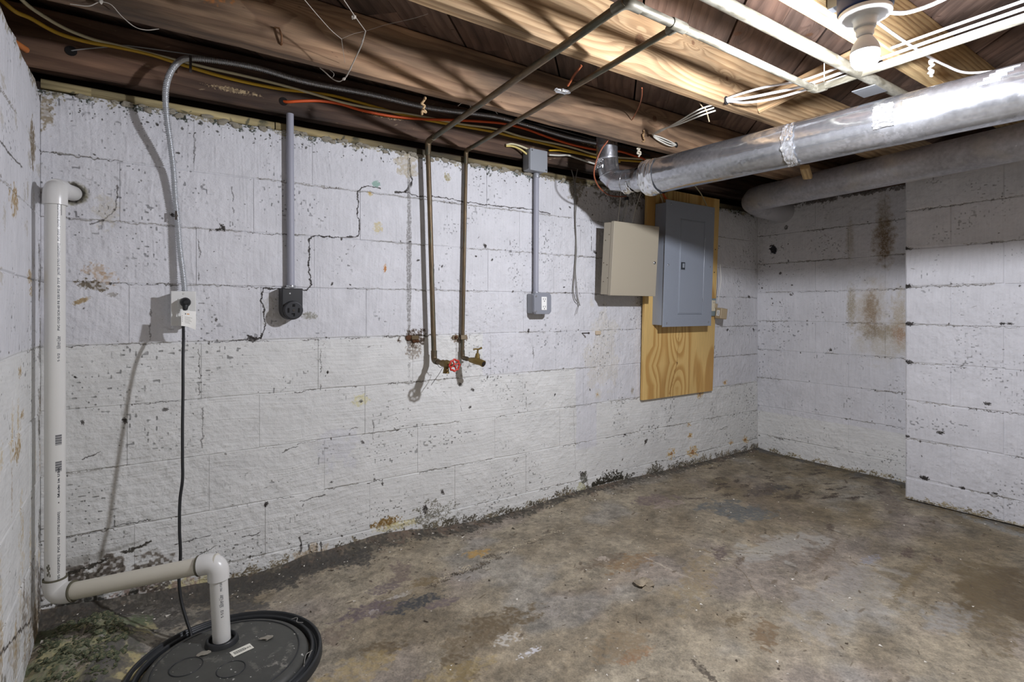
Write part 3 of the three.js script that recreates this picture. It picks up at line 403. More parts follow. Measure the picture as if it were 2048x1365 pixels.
const jw = [
  woodPaint(JL, JT, 2048, 400, [98, 76, 60], [62, 43, 33], { sd: 1.3, blotch: 1.0, blotch2: 0.7, rings: 30, contrast: 0.4, knots: [[1.1, 0.38, 0.02], [2.6, 0.42, 0.025]] }),
  woodPaint(JL, JT, 2048, 400, [140, 114, 88], [92, 68, 50], { sd: 4.1, blotch: 0.9, blotch2: 0.7, rings: 30, contrast: 0.4, knots: [[0.75, 0.2, 0.03], [1.9, 0.3, 0.02], [2.45, 0.18, 0.02]] }),
  woodPaint(JL, JT, 2048, 512, [182, 154, 116], [132, 102, 70], { sd: 7.7, blotch: 0.55, blotch2: 0.45, rings: 44, contrast: 0.55, knots: [[1.78, 0.15, 0.034], [1.05, 0.19, 0.022], [2.25, 0.14, 0.012], [2.05, 0.22, 0.012]] }),
  woodPaint(JL, JT, 2048, 400, [190, 164, 118], [146, 116, 76], { sd: 9.2, blotch: 0.35, rings: 50, knots: [[1.3, 0.2, 0.02]] }),
];
seed(3); jw[0].flecks(120, 0, 0.03, JL, 0.3, 0.002, 0.012, [176, 160, 130], 0.7, { thin: 0.3, rot: 0 }); jw[1].blob(0.6, 0.17, 0.06, 0.03, [196, 112, 44], 0.55, { rag: 1, grain: 0.5 }); jw[1].flecks(60, 0, 0.0, JL, 0.3, 0.003, 0.012, [60, 44, 32], 0.6, { thin: 0.4, rot: 0 });
for (const [s, t] of [[0.72, 0.1], [1.3, 0.12], [2.1, 0.15], [2.5, 0.2]]) jw[0].blob(s, t, 0.07, 0.008, [206, 184, 140], 0.8, { rag: 1.2 });
const jm = jw.map(P => P.mat(0.78, 0.006));
const joists = [];
{
  const spec = [[-0.026, 1.759, 0.05, 0, 0.0075], [0.462, 1.784, 0.044, 1, 0], [0.979, 1.785, 0.048, 2, 0], [1.501, 1.785, 0.048, 3, 0], [2.03, 1.785, 0.046, 1, 0], [2.56, 1.785, 0.046, 2, 0], [3.09, 1.785, 0.046, 3, 0]];
  const lab = ['dark reddish floor joist on the back wall sill, cables stapled to its face', 'brown weathered floor joist, second from the back wall, cobwebs on it', 'pale pine floor joist with a dark knot, third from the back wall', 'bright pine floor joist behind the white lamp holder, fourth from the back wall', 'weathered floor joist overhead past the lamp, fifth from the back wall', 'pine floor joist overhead, sixth from the back wall', 'pine floor joist overhead, seventh from the back wall'];
  spec.forEach(([z, y, w, m, slope], i) => {
    const len = (z > ZP ? XP - 0.01 : XR + 0.2) - JX, g = uvScale(beam(len, 1.98 - y - (slope ? 0.03 : 0), w, i + 1, { rough: i === 1 ? 0.007 : 0.004 }), JL, JT, i > 3 ? 0.3 : 0);
    const o = solo('floor_joist', g, jm[m], lab[i], 'joist', 'floor joists'); o.position.set(JX, y, z); o.rotation.z = slope; joists.push(o);
  });
}
// holes bored in the first joist, the second and the third (dark sleeves sunk in the face)
const holeMat = std(0x120d0a, 0.95);
function bored(p, r, host) { const g = new THREE.CircleGeometry(r, 14); const m = new THREE.Mesh(new THREE.CylinderGeometry(r, r * 0.9, 0.006, 14), holeMat); m.rotation.x = Math.PI / 2; m.name = 'bored_hole'; m.position.copy(p); m.position.z -= 0.0022; host.worldToLocal(m.position); m.castShadow = m.receiveShadow = true; host.add(m); }
scene.updateMatrixWorld(true);
bored(onZ(142, 102, 0.0), 0.016, joists[0]); bored(onZ(567, 203, 0.0), 0.016, joists[0]); bored(onZ(1352, 290, 0.484), 0.014, joists[1]); bored(onZ(1453, 201, 1.003), 0.016, joists[2]);
// sill plate
const sillP = woodPaint(2.4, 0.3, 1024, 256, [164, 152, 114], [116, 104, 74], { sd: 2.2, blotch: 1.0, blotch2: 0.9, contrast: 0.4 }); seed(8); sillP.flecks(260, 0, 0, 2.4, 0.3, 0.004, 0.025, [74, 74, 58], 0.8, { thin: 0.6 });
const sillM = sillP.mat(0.8, 0.006), sillM2 = sillM.clone(); sillM2.color.setRGB(0.62, 0.58, 0.52); sillM.color.setRGB(0.9, 0.88, 0.84);
for (const [a, b, l] of [[-0.26, 0.42, 'pale green stained sill board on the wall top, left piece, dark gap above'], [0.424, 3.66, 'long weathered sill board on the wall top, running right from the pale piece']]) { const o = solo('sill_plate', uvScale(beam(b - a, 0.030, 0.13, a + 3, { n: 40 }), 2.4, 0.3, a * 0.2), a < 0 ? sillM : sillM2, l, 'sill'); o.position.set(a, WALLTOP - 0.006, -0.068); }
{ const o = solo('sill_plate', uvScale(beam(ZP - 0.02, 0.038, 0.14, 5, { n: 20 }), 2.4, 0.3, 0.4), jm[0], 'dark sill board on top of the recessed right wall, behind the dull duct', 'sill'); o.rotation.y = -Math.PI / 2; o.position.set(XR + 0.07, 1.738, 0.01); }
// rim boards that close the joist ends (dark, above the walls)
const rimM = std(0x33261c, 0.9);
const trim = struct('trim_1'); part('rim_board', box(4.6, 0.29, 0.04, 1.7, 1.855, -0.19), rimM, trim); part('rim_board', box(0.04, 0.4, 5.8, -0.48, 1.82, 2.6), rimM, trim); part('rim_board', box(0.04, 0.3, 5.8, 3.92, 1.86, 2.6), rimM, trim); part('rim_board', box(4.6, 0.3, 0.04, 1.7, 1.86, 5.32), rimM, trim);

// diagonal subfloor boards
const ceiling = struct('ceiling');
{
  const PP = woodPaint(1.2, 0.6, 1024, 512, [112, 92, 80], [78, 60, 50], { sd: 5.5, blotch: 0.9, blotch2: 0.6, rings: 26, contrast: 0.4, knots: [[0.3, 0.2, 0.02], [0.8, 0.45, 0.018]] }); seed(9); PP.flecks(90, 0, 0, 1.2, 0.6, 0.002, 0.01, [56, 38, 28], 0.8, { thin: 0.4 });
  const pm = [PP.mat(0.8, 0.005), PP.mat(0.8, 0.005, {})]; pm[1] = pm[0].clone(); pm[1].color.setRGB(0.8, 0.74, 0.7);
  const X0 = -0.46, X1 = 3.9, Z0 = -0.17, Z1 = 5.3, pitch = 0.445 / 2; let n = 0;
  for (let c = 1.905 - pitch * 20; c < 9.2; c += pitch, n++) {
    const wide = n % 2 === 0, g0 = wide ? 0.014 : 0.001, a = c + g0 * 0.7, b = c + pitch - 0.001, poly = [];
    // clip the strip a < x + z < b to the ceiling rectangle
    let q = [[X0, Z0], [X1, Z0], [X1, Z1], [X0, Z1]]; for (const [s, k] of [[1, a], [-1, -b]]) { const o = []; for (let i = 0; i < q.length; i++) { const A = q[i], B = q[(i + 1) % q.length], da = s * (A[0] + A[1]) - k, db = s * (B[0] + B[1]) - k; if (da >= 0) o.push(A); if ((da >= 0) !== (db >= 0)) { const t = da / (da - db); o.push([mix(A[0], B[0], t), mix(A[1], B[1], t)]); } } q = o; if (!q.length) break; }
    if (q.length < 3) continue;
    const sh = new THREE.Shape(q.map(p => new THREE.Vector2(p[0], -p[1]))); const g = new THREE.ExtrudeGeometry(sh, { depth: 0.019, bevelEnabled: false }); g.rotateX(-Math.PI / 2); g.translate(0, 1.981 + (n * 7 % 3) * 0.0006, 0);
    const p = g.attributes.position, u = g.attributes.uv; for (let i = 0; i < p.count; i++) { const x = p.getX(i), z = p.getZ(i); u.setXY(i, (x - z) * 0.7071 / 1.2 + n * 0.37, (x + z) * 0.7071 / 0.6); }
    part('board', g, pm[n * 5 % 3 === 0 ? 1 : 0], ceiling);
  }
  part('deck_above', box(4.6, 0.06, 5.8, 1.7, 2.04, 2.6), std(0x0d0b0a, 0.95), ceiling);
}
// bridging brace between the third and fourth joists, and a shim by the ducts
{
  const g = uvScale(beam(0.52, 0.062, 0.02, 4, { n: 8, ch: 0.002 }), JL, JT, 0.1); const o = solo('bridging_brace', g, jm[2], 'slanting wooden bridging brace between joists, left of and below the lit bulb', 'brace');
  const a = V(2.02, 1.79, 1.005), b = V(2.2, 1.955, 1.475), d = b.clone().sub(a); o.position.copy(a); o.rotation.order = 'YZX'; o.rotation.y = Math.atan2(-d.z, d.x); o.rotation.z = Math.atan2(d.y, Math.hypot(d.x, d.z)); o.scale.x = d.length() / 0.52;
  const s = solo('wood_shim', uvScale(beam(0.11, 0.022, 0.04, 6, { n: 6, ch: 0.004 }), JL, JT, 0.2, 0.2), jm[3], 'small pale wood offcut poking out below the shiny duct', 'wood'); s.position.set(2.57, 1.672, 0.9); s.rotation.y = 0.35; s.rotation.z = -0.25;
  const p0 = onY(0, 66, 1.735), p1 = onY(52, 100, 1.742); solo('wood_stick', rod(p0.clone().add(p0.clone().sub(p1)), p1, 0.009, 8), std(0xa8622c, 0.7), 'thin orange brown wood stick lying on the left wall top', 'stick');
}

// =================================================================== PIPES ON THE WALL AND UNDER THE JOISTS
const copperP = new Paint(0, 0, 0.3, 1.2, 128, 1024).fill((x, y, q) => { const a = fbm(x * 14, y * 9, 4), b = fbm(x * 40 + 9, y * 30, 3); let r = 100, g = 85, l = 64; const t = sst(0.5, 0.68, a); r = mix(r, 84, t); g = mix(g, 82, t); l = mix(l, 68, t); const k = 0.8 + 0.5 * b; q[0] = r * k; q[1] = g * k; q[2] = l * k; q[3] = (b - 0.5) * 0.001; });
const copperM = new THREE.MeshStandardMaterial({ map: copperP.map(), roughness: 0.5, metalness: 0.55 });
const greyPipeP = new Paint(0, 0, 0.3, 1.2, 128, 1024).fill((x, y, q) => { const a = fbm(x * 20, y * 14, 4), b = fbm(x * 60 + 9, y * 50, 3), t = sst(0.45, 0.7, a); const k = 0.85 + 0.3 * b; q[0] = mix(138, 104, t) * k; q[1] = mix(135, 100, t) * k; q[2] = mix(122, 86, t) * k; q[3] = (b - 0.5) * 0.0012; });
const greyPipeM = new THREE.MeshStandardMaterial({ map: greyPipeP.map(), roughness: 0.5, metalness: 0.35 });
const brassM = std(0x8a7442, 0.42, 0.7), brassDull = std(0x7d6a3e, 0.5, 0.7), ironM = std(0x4c4640, 0.6, 0.6), galvM = std(0xaeb2b6, 0.42, 0.8), steelM = std(0xc4c6c8, 0.3, 0.95), rustM = std(0x5a3a24, 0.85, 0.3);
function fitting(at, dir, r, L, n = 14) { const a = at.clone().addScaledVector(dir, -L / 2), b = at.clone().addScaledVector(dir, L / 2); return sweep([a, a.clone().lerp(b, 0.08), a.clone().lerp(b, 0.5), b.clone().lerp(a, 0.08), b], i => i === 0 || i === 4 ? r * 0.9 : r, n); }
{
  const t = thing('water_pipe', 'thicker copper water pipe on the wall, ending in a red wheel valve', 'pipe');
  const bot = onZ(868, 722, 0.05), top = onZ(856, 289, 0.05); top.y = 1.752; const far = V(0.962, 1.752, 1.3);
  part('pipe', sweep(filleted([top.clone().setY(1.70), top.clone().lerp(bot, 0.3), top.clone().lerp(bot, 0.65), bot.clone().setY(bot.y + 0.03)], 0.02, 4), 0.0111, 14), copperM, t);
  part('elbow', sweep(filleted([top.clone().setY(1.69), top, top.clone().lerp(far, 0.05)], 0.02), 0.0134, 14), copperM, t);
  part('pipe', rod(top.clone().lerp(far, 0.03), far, 0.0111, 14), copperM, t);
  const out = bot.clone().add(V(0.0, -0.004, 0.09));
  part('elbow', sweep(filleted([bot.clone().setY(bot.y + 0.045), bot, bot.clone().lerp(out, 0.4)], 0.02), 0.0136, 14), copperM, t);
  part('pipe', rod(bot.clone().lerp(out, 0.2), out, 0.0111, 14), copperM, t);
  part('elbow', sweep(filleted([far.clone().add(V(0, 0, -0.04)), far, far.clone().add(V(0.05, 0, 0))], 0.02), 0.0136, 14), greyPipeM, t);
  // drain valve with wheel
  const v = new THREE.Group(); v.name = 'drain_valve'; v.position.copy(out); t.add(v);
  part('valve_body', [sweep([V(0, 0, -0.012), V(0, 0, 0.0), V(0, 0, 0.014), V(0, 0, 0.03), V(0, 0, 0.045), V(0, 0, 0.06)], i => [0.014, 0.016, 0.0145, 0.018, 0.017, 0.012][i], 8), sweep([V(0, 0, 0.028), V(-0.004, -0.02, 0.034), V(-0.006, -0.04, 0.036)], i => [0.013, 0.011, 0.0145][i], 14), rod(V(0, 0, 0.05), V(0, 0, 0.1), 0.0045, 8)], brassDull, v);
  const wheel = []; const ring = []; for (let i = 0; i <= 64; i++) { const a = i / 64 * Math.PI * 2, r = 0.0225 + 0.0018 * Math.cos(a * 8); ring.push(V(r * Math.cos(a), r * Math.sin(a), 0.1)); } wheel.push(sweep(ring, 0.0042, 8, { caps: false })); for (let i = 0; i < 4; i++) { const a = i * Math.PI / 2 + 0.4; wheel.push(rod(V(0, 0, 0.102), V(0.021 * Math.cos(a), 0.021 * Math.sin(a), 0.1), 0.0033, 6)); } const hub = cyl(0.0085, 0.0085, 0.008, 14); hub.rotateX(Math.PI / 2); hub.translate(0, 0, 0.102); wheel.push(hub);
  part('handwheel', wheel, std(0xb83226, 0.4), v, 'red wavy edged handwheel');
  const nut = cyl(0.0042, 0.0042, 0.006, 6); nut.rotateX(Math.PI / 2); nut.translate(0, 0, 0.108); part('nut', nut, steelM, v);
  part('tie_wire', sweep(spline([bot.clone().add(V(0.005, -0.012, 0.02)), bot.clone().add(V(0.02, -0.03, 0.02)), bot.clone().add(V(0.03, -0.022, 0.03)), bot.clone().add(V(0.02, -0.05, 0.02)), bot.clone().add(V(-0.02, -0.105, 0.012))], 24), 0.0012, 5), ironM, t);
}
{
  const t = thing('water_pipe', 'thinner copper water pipe strapped to the wall, ending in a brass hose bib', 'pipe');
  const bot = onZ(925, 716, 0.02), top = onZ(932, 312, 0.02); top.y = 1.752; const far = V(1.155, 1.752, 1.285);
  part('pipe', rod(top.clone().setY(1.70), bot.clone().setY(bot.y + 0.02), 0.0082, 12), copperM, t);
  part('elbow', sweep(filleted([top.clone().setY(1.69), top, top.clone().lerp(far, 0.05)], 0.018), 0.0105, 12), copperM, t);
  part('pipe', rod(top.clone().lerp(far, 0.03), far, 0.0092, 12), copperM, t);
  const out = bot.clone().add(V(0.008, -0.006, 0.075));
  part('elbow', sweep(filleted([bot.clone().setY(bot.y + 0.035), bot, bot.clone().lerp(out, 0.5)], 0.015), 0.0105, 12), copperM, t);
  part('pipe', rod(bot.clone().lerp(out, 0.3), out, 0.0082, 12), copperM, t);
  const v = new THREE.Group(); v.name = 'hose_bib'; v.position.copy(out); t.add(v);
  part('valve_body', [sweep([V(0, 0, -0.015), V(0, 0, 0), V(0.002, -0.001, 0.018), V(0.005, -0.002, 0.036), V(0.012, -0.006, 0.054), V(0.018, -0.012, 0.07)], i => [0.0115, 0.013, 0.015, 0.0165, 0.0145, 0.0155][i], 12, { caps: true }), sweep([V(0.006, 0, 0.034), V(0.007, 0.014, 0.034), V(0.008, 0.028, 0.034), V(0.008, 0.034, 0.034)], i => [0.013, 0.0125, 0.0095, 0.007][i], 8)], brassM, v);
  part('spout_mouth', orient(cyl(0.0115, 0.0115, 0.004, 16), V(0.0178, -0.0118, 0.0695), V(0.022, -0.016, 0.082)), std(0x1c1108, 0.9), v);
  part('handle', [rod(V(0.008, 0.03, 0.034), V(0.009, 0.052, 0.036), 0.0042, 8), sweep([V(-0.012, 0.05, 0.03), V(0.0, 0.053, 0.034), V(0.012, 0.052, 0.038), V(0.026, 0.058, 0.042)], i => [0.004, 0.0035, 0.0038, 0.0048][i], 8)], brassDull, v);
  const s = bot.clone().lerp(top, 0.045), sy = onZ(920, 675, 0.02).y; const strap = new THREE.Group(); strap.name = 'pipe_strap'; strap.position.set(mix(bot.x, top.x, 0.08), sy, 0.02); t.add(strap);
  part('band', [box(0.03, 0.02, 0.003, 0, 0, 0.0105, 0.001), box(0.03, 0.02, 0.003, -0.03, 0, -0.014, 0.001), box(0.016, 0.02, 0.003, 0.022, 0, -0.014, 0.001)], std(0x8a7c66, 0.7, 0.4), strap); part('screw', lump(0.008, 1, 0.2, 3), rustM, strap).position.set(-0.03, 0, -0.01); part('screw', lump(0.009, 1, 0.3, 5), rustM, strap).position.set(0.022, -0.002, -0.012);
}
{
  const t = thing('water_pipe', 'dull whitish pipe under the joists joining both copper pipes, turning by the lit bulb', 'pipe');
  const a = V(0.962, 1.752, 1.3), tee = V(1.155, 1.752, 1.3), c = V(1.87, 1.752, 1.295), e = V(1.822, 1.752, 2.9);
  part('pipe', rod(a.clone().lerp(tee, 0.2), tee, 0.0118, 14), greyPipeM, t); part('tee', [fitting(tee, V(1, 0, 0), 0.0148, 0.055), fitting(tee.clone().add(V(0, 0, -0.018)), V(0, 0, 1), 0.0135, 0.03)], greyPipeM, t);
  part('pipe', rod(tee, c.clone().add(V(-0.02, 0, 0)), 0.0108, 14), greyPipeM, t); part('elbow', sweep(filleted([c.clone().add(V(-0.035, 0, 0)), c, c.clone().add(V(0, 0, 0.035))], 0.018), 0.014, 14), greyPipeM, t); part('pipe', rod(c.clone().add(V(0, 0, 0.02)), e, 0.0108, 14), greyPipeM, t);
}
{
  const t = thing('drain_pipe', 'thick pale pipe under the joists passing just behind the lit bulb', 'pipe');
  const a = V(0.7, 1.757, 1.42), b = V(2.30, 1.757, 1.436), e = V(2.33, 1.757, 2.9);
  part('pipe', rod(a, b.clone().add(V(-0.03, 0, 0)), 0.0165, 18), greyPipeM, t); part('elbow', sweep(filleted([b.clone().add(V(-0.06, 0, 0)), b, b.clone().add(V(0, 0, 0.06))], 0.03), 0.02, 16), brassDull, t);
  const cp = std(0x9c7a48, 0.42, 0.7); part('pipe', rod(b.clone().add(V(0, 0, 0.03)), e, 0.015, 16), cp, t);
  part('coupling', [fitting(b.clone().lerp(e, 0.16), V(0, 0, 1), 0.019, 0.1), fitting(b.clone().lerp(e, 0.19), V(0, 0, 1), 0.022, 0.02), fitting(b.clone().lerp(e, 0.2), V(0, 0, 1), 0.022, 0.01)], std(0xa87844, 0.3, 0.8), t, 'bright copper coupling');
  const h = new THREE.Group(); h.name = 'hanger'; h.position.set(1.99, 1.757, 1.43); t.add(h); part('hanger_plate', [box(0.09, 0.003, 0.07, 0.0, -0.022, -0.02, 0.001)], galvM, h);
  const tab = box(0.016, 0.05, 0.002, 0, 0, 0, 0.0008); const k = part('hanger_tab', tab, std(0xe4e4e0, 0.5), t, 'white tab with a nail hole'); k.position.set(1.7, 1.728, 1.405); k.rotation.y = 0.5;
}
// grey conduits with their boxes
const conduitM = std(0x9b9ca6, 0.5), boxGrey = std(0x94969a, 0.45, 0.3), coverGrey = std(0x8f929a, 0.4, 0.15);
{
  const t = thing('conduit', 'grey conduit running down the wall to the black range receptacle', 'conduit'); const a = onZ(580, 228, 0.018), b = onZ(582, 577, 0.018); part('pipe', rod(a, b, 0.0134, 18), conduitM, t);
  const h = b.clone(); part('connector', [fitting(h.clone().add(V(0, 0.006, 0)), V(0, 1, 0), 0.0175, 0.012), box(0.05, 0.004, 0.03, h.x, h.y, h.z, 0.001)], steelM, t, 'shiny metal connector');
  const o = thing('range_receptacle', 'black surface receptacle with four slots in a round face on the back wall', 'outlet', [0.472, b.y - 0.001, 0]);
  const sh = new THREE.Shape(); const w = 0.034, y1 = -0.112; sh.moveTo(-w, 0); sh.lineTo(-w, y1 + 0.034); sh.absarc(0, y1 + 0.034, w, Math.PI, Math.PI * 2, false); sh.lineTo(w, 0); sh.lineTo(-w, 0);
  const g = new THREE.ExtrudeGeometry(sh, { depth: 0.05, bevelEnabled: true, bevelSize: 0.004, bevelThickness: 0.006, bevelSegments: 3, curveSegments: 18 }); g.translate(0, -0.004, 0.001); const blackM = std(0x1f2022, 0.45);
  part('housing', g, blackM, o); const f = new THREE.Group(); f.name = 'face'; f.position.set(0, -0.082, 0.056); f.rotation.x = 0.08; o.add(f);
  const d = lathe([[0, 0], [0.030, 0], [0.0335, 0], [0.0345, -0.004], [0.0345, -0.02], [0.0, -0.02]].map(p => [p[0], p[1] + 0.022]), 36); d.rotateX(Math.PI / 2); part('face_disc', d, std(0x2b2c2f, 0.5), f);
  const slotM = std(0x040404, 0.9); part('slot', [box(0.006, 0.017, 0.002, 0, 0, 0)], slotM, f).position.set(-0.0185, 0, 0.0222); part('slot', [box(0.006, 0.017, 0.002)], slotM, f).position.set(0.0185, 0, 0.0222); part('slot', [box(0.009, 0.01, 0.002)], slotM, f).position.set(0.0, 0.0185, 0.0222); part('slot', [box(0.010, 0.004, 0.002, -0.002, 0.004), box(0.005, 0.011, 0.002, 0.002, 0)], slotM, f).position.set(0, -0.017, 0.0222);
  const sc = cyl(0.004, 0.004, 0.002, 12); sc.rotateX(Math.PI / 2); part('screw', sc, ironM, f).position.set(0, 0, 0.0225); const s2 = cyl(0.0028, 0.0028, 0.002, 10); s2.rotateX(Math.PI / 2); part('screw', s2, steelM, o).position.set(-0.009, -0.02, 0.0565);
}
{
  const jb = thing('junction_box', 'square metal junction box with a plain cover on the joist above the grey conduit', 'box', [1.637, 1.757, 0]);
  part('box', box(0.106, 0.104, 0.054, -0.004, 0, 0.036, 0.006), boxGrey, jb); part('cover', box(0.108, 0.108, 0.004, 0, 0.0, 0.066, 0.0018), std(0xa4a8ad, 0.4, 0.3), jb); part('back_plate', box(0.09, 0.09, 0.012, -0.004, 0.01, 0.004), boxGrey, jb);
  for (const [x, y] of [[-0.044, 0.044], [0.044, -0.044]]) { const s = cyl(0.004, 0.004, 0.003, 12); s.rotateX(Math.PI / 2); part('screw', s, steelM, jb).position.set(x, y, 0.069); }
  const t = thing('conduit', 'grey conduit from the square junction box down to the double outlet', 'conduit'); part('pipe', rod(V(1.655, 1.704, 0.022), V(1.652, 1.095, 0.022), 0.0134, 18), conduitM, t); part('connector', fitting(V(1.655, 1.692, 0.022), V(0, 1, 0), 0.0165, 0.022), boxGrey, t); part('connector', fitting(V(1.652, 1.096, 0.022), V(0, 1, 0), 0.0165, 0.012), boxGrey, t);
  const o = thing('outlet_box', 'grey metal outlet box with a white double receptacle below the conduit', 'outlet', [1.662, 1.042, 0]);
  part('box', box(0.1, 0.1, 0.05, -0.002, 0, 0.026, 0.006), boxGrey, o);
  const sh = new THREE.Shape(); const s = 0.052, c = 0.012; sh.moveTo(-s + c, -s); sh.lineTo(s - c, -s); sh.lineTo(s, -s + c); sh.lineTo(s, s - c); sh.lineTo(s - c, s); sh.lineTo(-s + c, s); sh.lineTo(-s, s - c); sh.lineTo(-s, -s + c); const g = new THREE.ExtrudeGeometry(sh, { depth: 0.012, bevelEnabled: true, bevelSize: 0.002, bevelThickness: 0.003, bevelSegments: 2 }); g.translate(0, 0, 0.053); part('cover', g, coverGrey, o);
  const r = new THREE.Group(); r.name = 'receptacle'; r.position.set(0.006, 0, 0.069); o.add(r); part('face_plate', box(0.033, 0.067, 0.005, 0, 0, 0, 0.0015), std(0xeeeeea, 0.4), r); const sl = std(0x15120f, 0.8); for (const y of [0.019, -0.019]) { part('slot', [box(0.0022, 0.008, 0.001, -0.0062, y + 0.003, 0.0027), box(0.0022, 0.0095, 0.001, 0.0062, y + 0.003, 0.0027)], sl, r); const q = cyl(0.0026, 0.0026, 0.001, 10); q.rotateX(Math.PI / 2); q.translate(0, y - 0.0075, 0.0027); part('slot', q, sl, r); }
  for (const [x, y] of [[-0.044, 0.036], [-0.044, -0.04]]) { const q = cyl(0.0045, 0.0045, 0.005, 10); q.rotateX(Math.PI / 2); part('screw', q, steelM, o).position.set(x, y, 0.068); }
}

// =================================================================== WHITE OUTLET WITH THE FLEXIBLE CONDUIT
const pathZ = L => L.map(([u, v, z]) => onZ(u, v, z));
{
  const px = [[1192, 287, 0.05], [1136, 275, 0.035], [1048, 249, 0.028], [992, 234, 0.025], [861, 217, 0.022], [744, 190, 0.022], [606, 163, 0.022], [512, 136, 0.025], [440, 123, 0.028], [381, 117, 0.035], [366, 119, 0.05], [351, 130, 0.075], [339, 149, 0.09], [332, 175, 0.1], [331, 200, 0.1], [334, 240, 0.09], [341, 290, 0.062], [347, 340, 0.036], [351, 400, 0.022], [355, 440, 0.02], [360, 500, 0.024], [367, 555, 0.032], [370, 586, 0.036]];
  const P = spline(pathZ(px), 2400); const t = thing('flexible_conduit', 'silver armoured flexible conduit looping down from the joist to the white outlet', 'conduit');
  let acc = 0; const g = sweep(P, (i, s) => 0.0088 + 0.0017 * Math.sin(s / 0.0062 * Math.PI * 2), 12); part('armour', g, std(0xcdd0d3, 0.3, 0.65), t);
  part('strap', [box(0.006, 0.03, 0.002, ...onZ(352, 431, 0.033).toArray()), rod(onZ(346, 431, 0.004), onZ(354, 431, 0.034), 0.004, 6)], ironM, t); part('strap', box(0.008, 0.06, 0.003, ...onZ(381, 128, 0.048).toArray()), ironM, t);
  const o = thing('outlet_box', 'white single outlet plate on a deep box, black plug in it', 'outlet', [0.118, 1.015, 0]);
  part('box', box(0.068, 0.108, 0.056, 0, 0, 0.03, 0.004), std(0xcfd0ca, 0.5), o);
  part('cover_plate', box(0.074, 0.118, 0.006, 0.0, 0, 0.061, 0.0026), std(0xdcdcd8, 0.35), o); part('receptacle', [box(0.033, 0.03, 0.005, 0, 0.019, 0.0645, 0.002), box(0.033, 0.03, 0.005, 0, -0.02, 0.0645, 0.002)], std(0xdedfda, 0.4), o);
  for (const y of [0.05, 0]) { const q = cyl(0.0028, 0.0028, 0.002, 10); q.rotateX(Math.PI / 2); part('screw', q, std(0xc8c8c2, 0.4), o).position.set(0, y, 0.0645); }
  part('connector', fitting(onZ(370, 587, 0.034), V(0, 1, 0), 0.012, 0.014), steelM, o).position.sub(o.position);
  // cord
  const c = thing('power_cord', 'black pump cord hanging from the white outlet down to the sump lid', 'cord'); const pc = onZ(371, 605, 0.08); const cordM = std(0x17181a, 0.55);
  const plug = part('plug', [sweep([V(0, 0, -0.018), V(0, 0, -0.004), V(0, 0, 0.008), V(0, 0, 0.02), V(0, 0, 0.024)], i => [0.0155, 0.0165, 0.0155, 0.012, 0.006][i], 18), sweep([V(0, 0, 0.008), V(-0.001, -0.012, 0.014), V(-0.002, -0.026, 0.014)], i => [0.01, 0.0095, 0.007][i], 12)], cordM, c); plug.position.copy(pc);
  const cp = [pc.clone().add(V(-0.002, -0.02, 0.014)), onZ(367, 640, 0.1), onZ(367, 680, 0.135), onZ(366, 720, 0.15), onZ(366, 780, 0.165), onZ(365, 850, 0.18), onZ(365, 920, 0.195), onZ(365, 960, 0.203), onZ(360, 1000, 0.21), onZ(359, 1060, 0.222), onZ(361, 1110, 0.235), onZ(358, 1160, 0.25), onZ(362, 1200, 0.265), onZ(371, 1235, 0.285), onZ(381, 1266, 0.305), onZ(384, 1285, 0.32)];
  part('cord', sweep(spline(cp, 160), 0.0046, 10), cordM, c);
  // folded paper tag wrapped on the cord
  const tg = [], uvv = [], ix = []; const top = onZ(366, 621, 0.108), bt = onZ(366, 652, 0.118); const nU = 14, nV = 6;
  for (let j = 0; j <= nV; j++) for (let i = 0; i <= nU; i++) { const s = i / nU, t2 = j / nV, w = 0.046 * s; const y = mix(top.y, bt.y, t2) - s * 0.004; const cur = s * s * 0.012 + t2 * t2 * s * 0.02; tg.push(top.x - 0.006 + w * 0.95, y - t2 * s * s * 0.012, mix(top.z, bt.z, t2) + 0.008 - cur); uvv.push(s, 1 - t2); }
  for (let j = 0; j < nV; j++) for (let i = 0; i < nU; i++) { const a = j * (nU + 1) + i, b = a + nU + 1; ix.push(a, b, a + 1, a + 1, b, b + 1); }
  const mk = (off) => { const g = new THREE.BufferGeometry(); g.setAttribute('position', new THREE.Float32BufferAttribute(tg.map((v, i) => i % 3 === 2 ? v + off : v), 3)); g.setAttribute('uv', new THREE.Float32BufferAttribute(uvv, 2)); g.setIndex(off < 0 ? ix.slice().reverse() : ix); g.computeVertexNormals(); return g; };
  const tex = canvasTex(256, 192, (g, w, h) => { g.fillStyle = '#e9e8e2'; g.fillRect(0, 0, w, h); g.fillStyle = '#c8862c'; g.fillRect(95, 34, 46, 10); g.fillStyle = '#2a2622'; g.fillRect(66, 30, 14, 18); g.fillStyle = '#3a3632'; for (let i = 0; i < 4; i++) g.fillRect(16, 62 + i * 22, 6, 12); g.fillStyle = '#9a968e'; for (let i = 0; i < 6; i++) g.fillRect(60, 76 + i * 14, 130 - (i * 37 % 50), 4); });
  part('paper_tag', [mk(0.0006), mk(-0.0002)], new THREE.MeshStandardMaterial({ map: tex, roughness: 0.7, side: THREE.DoubleSide }), c, 'white folded paper tag on the cord');
}

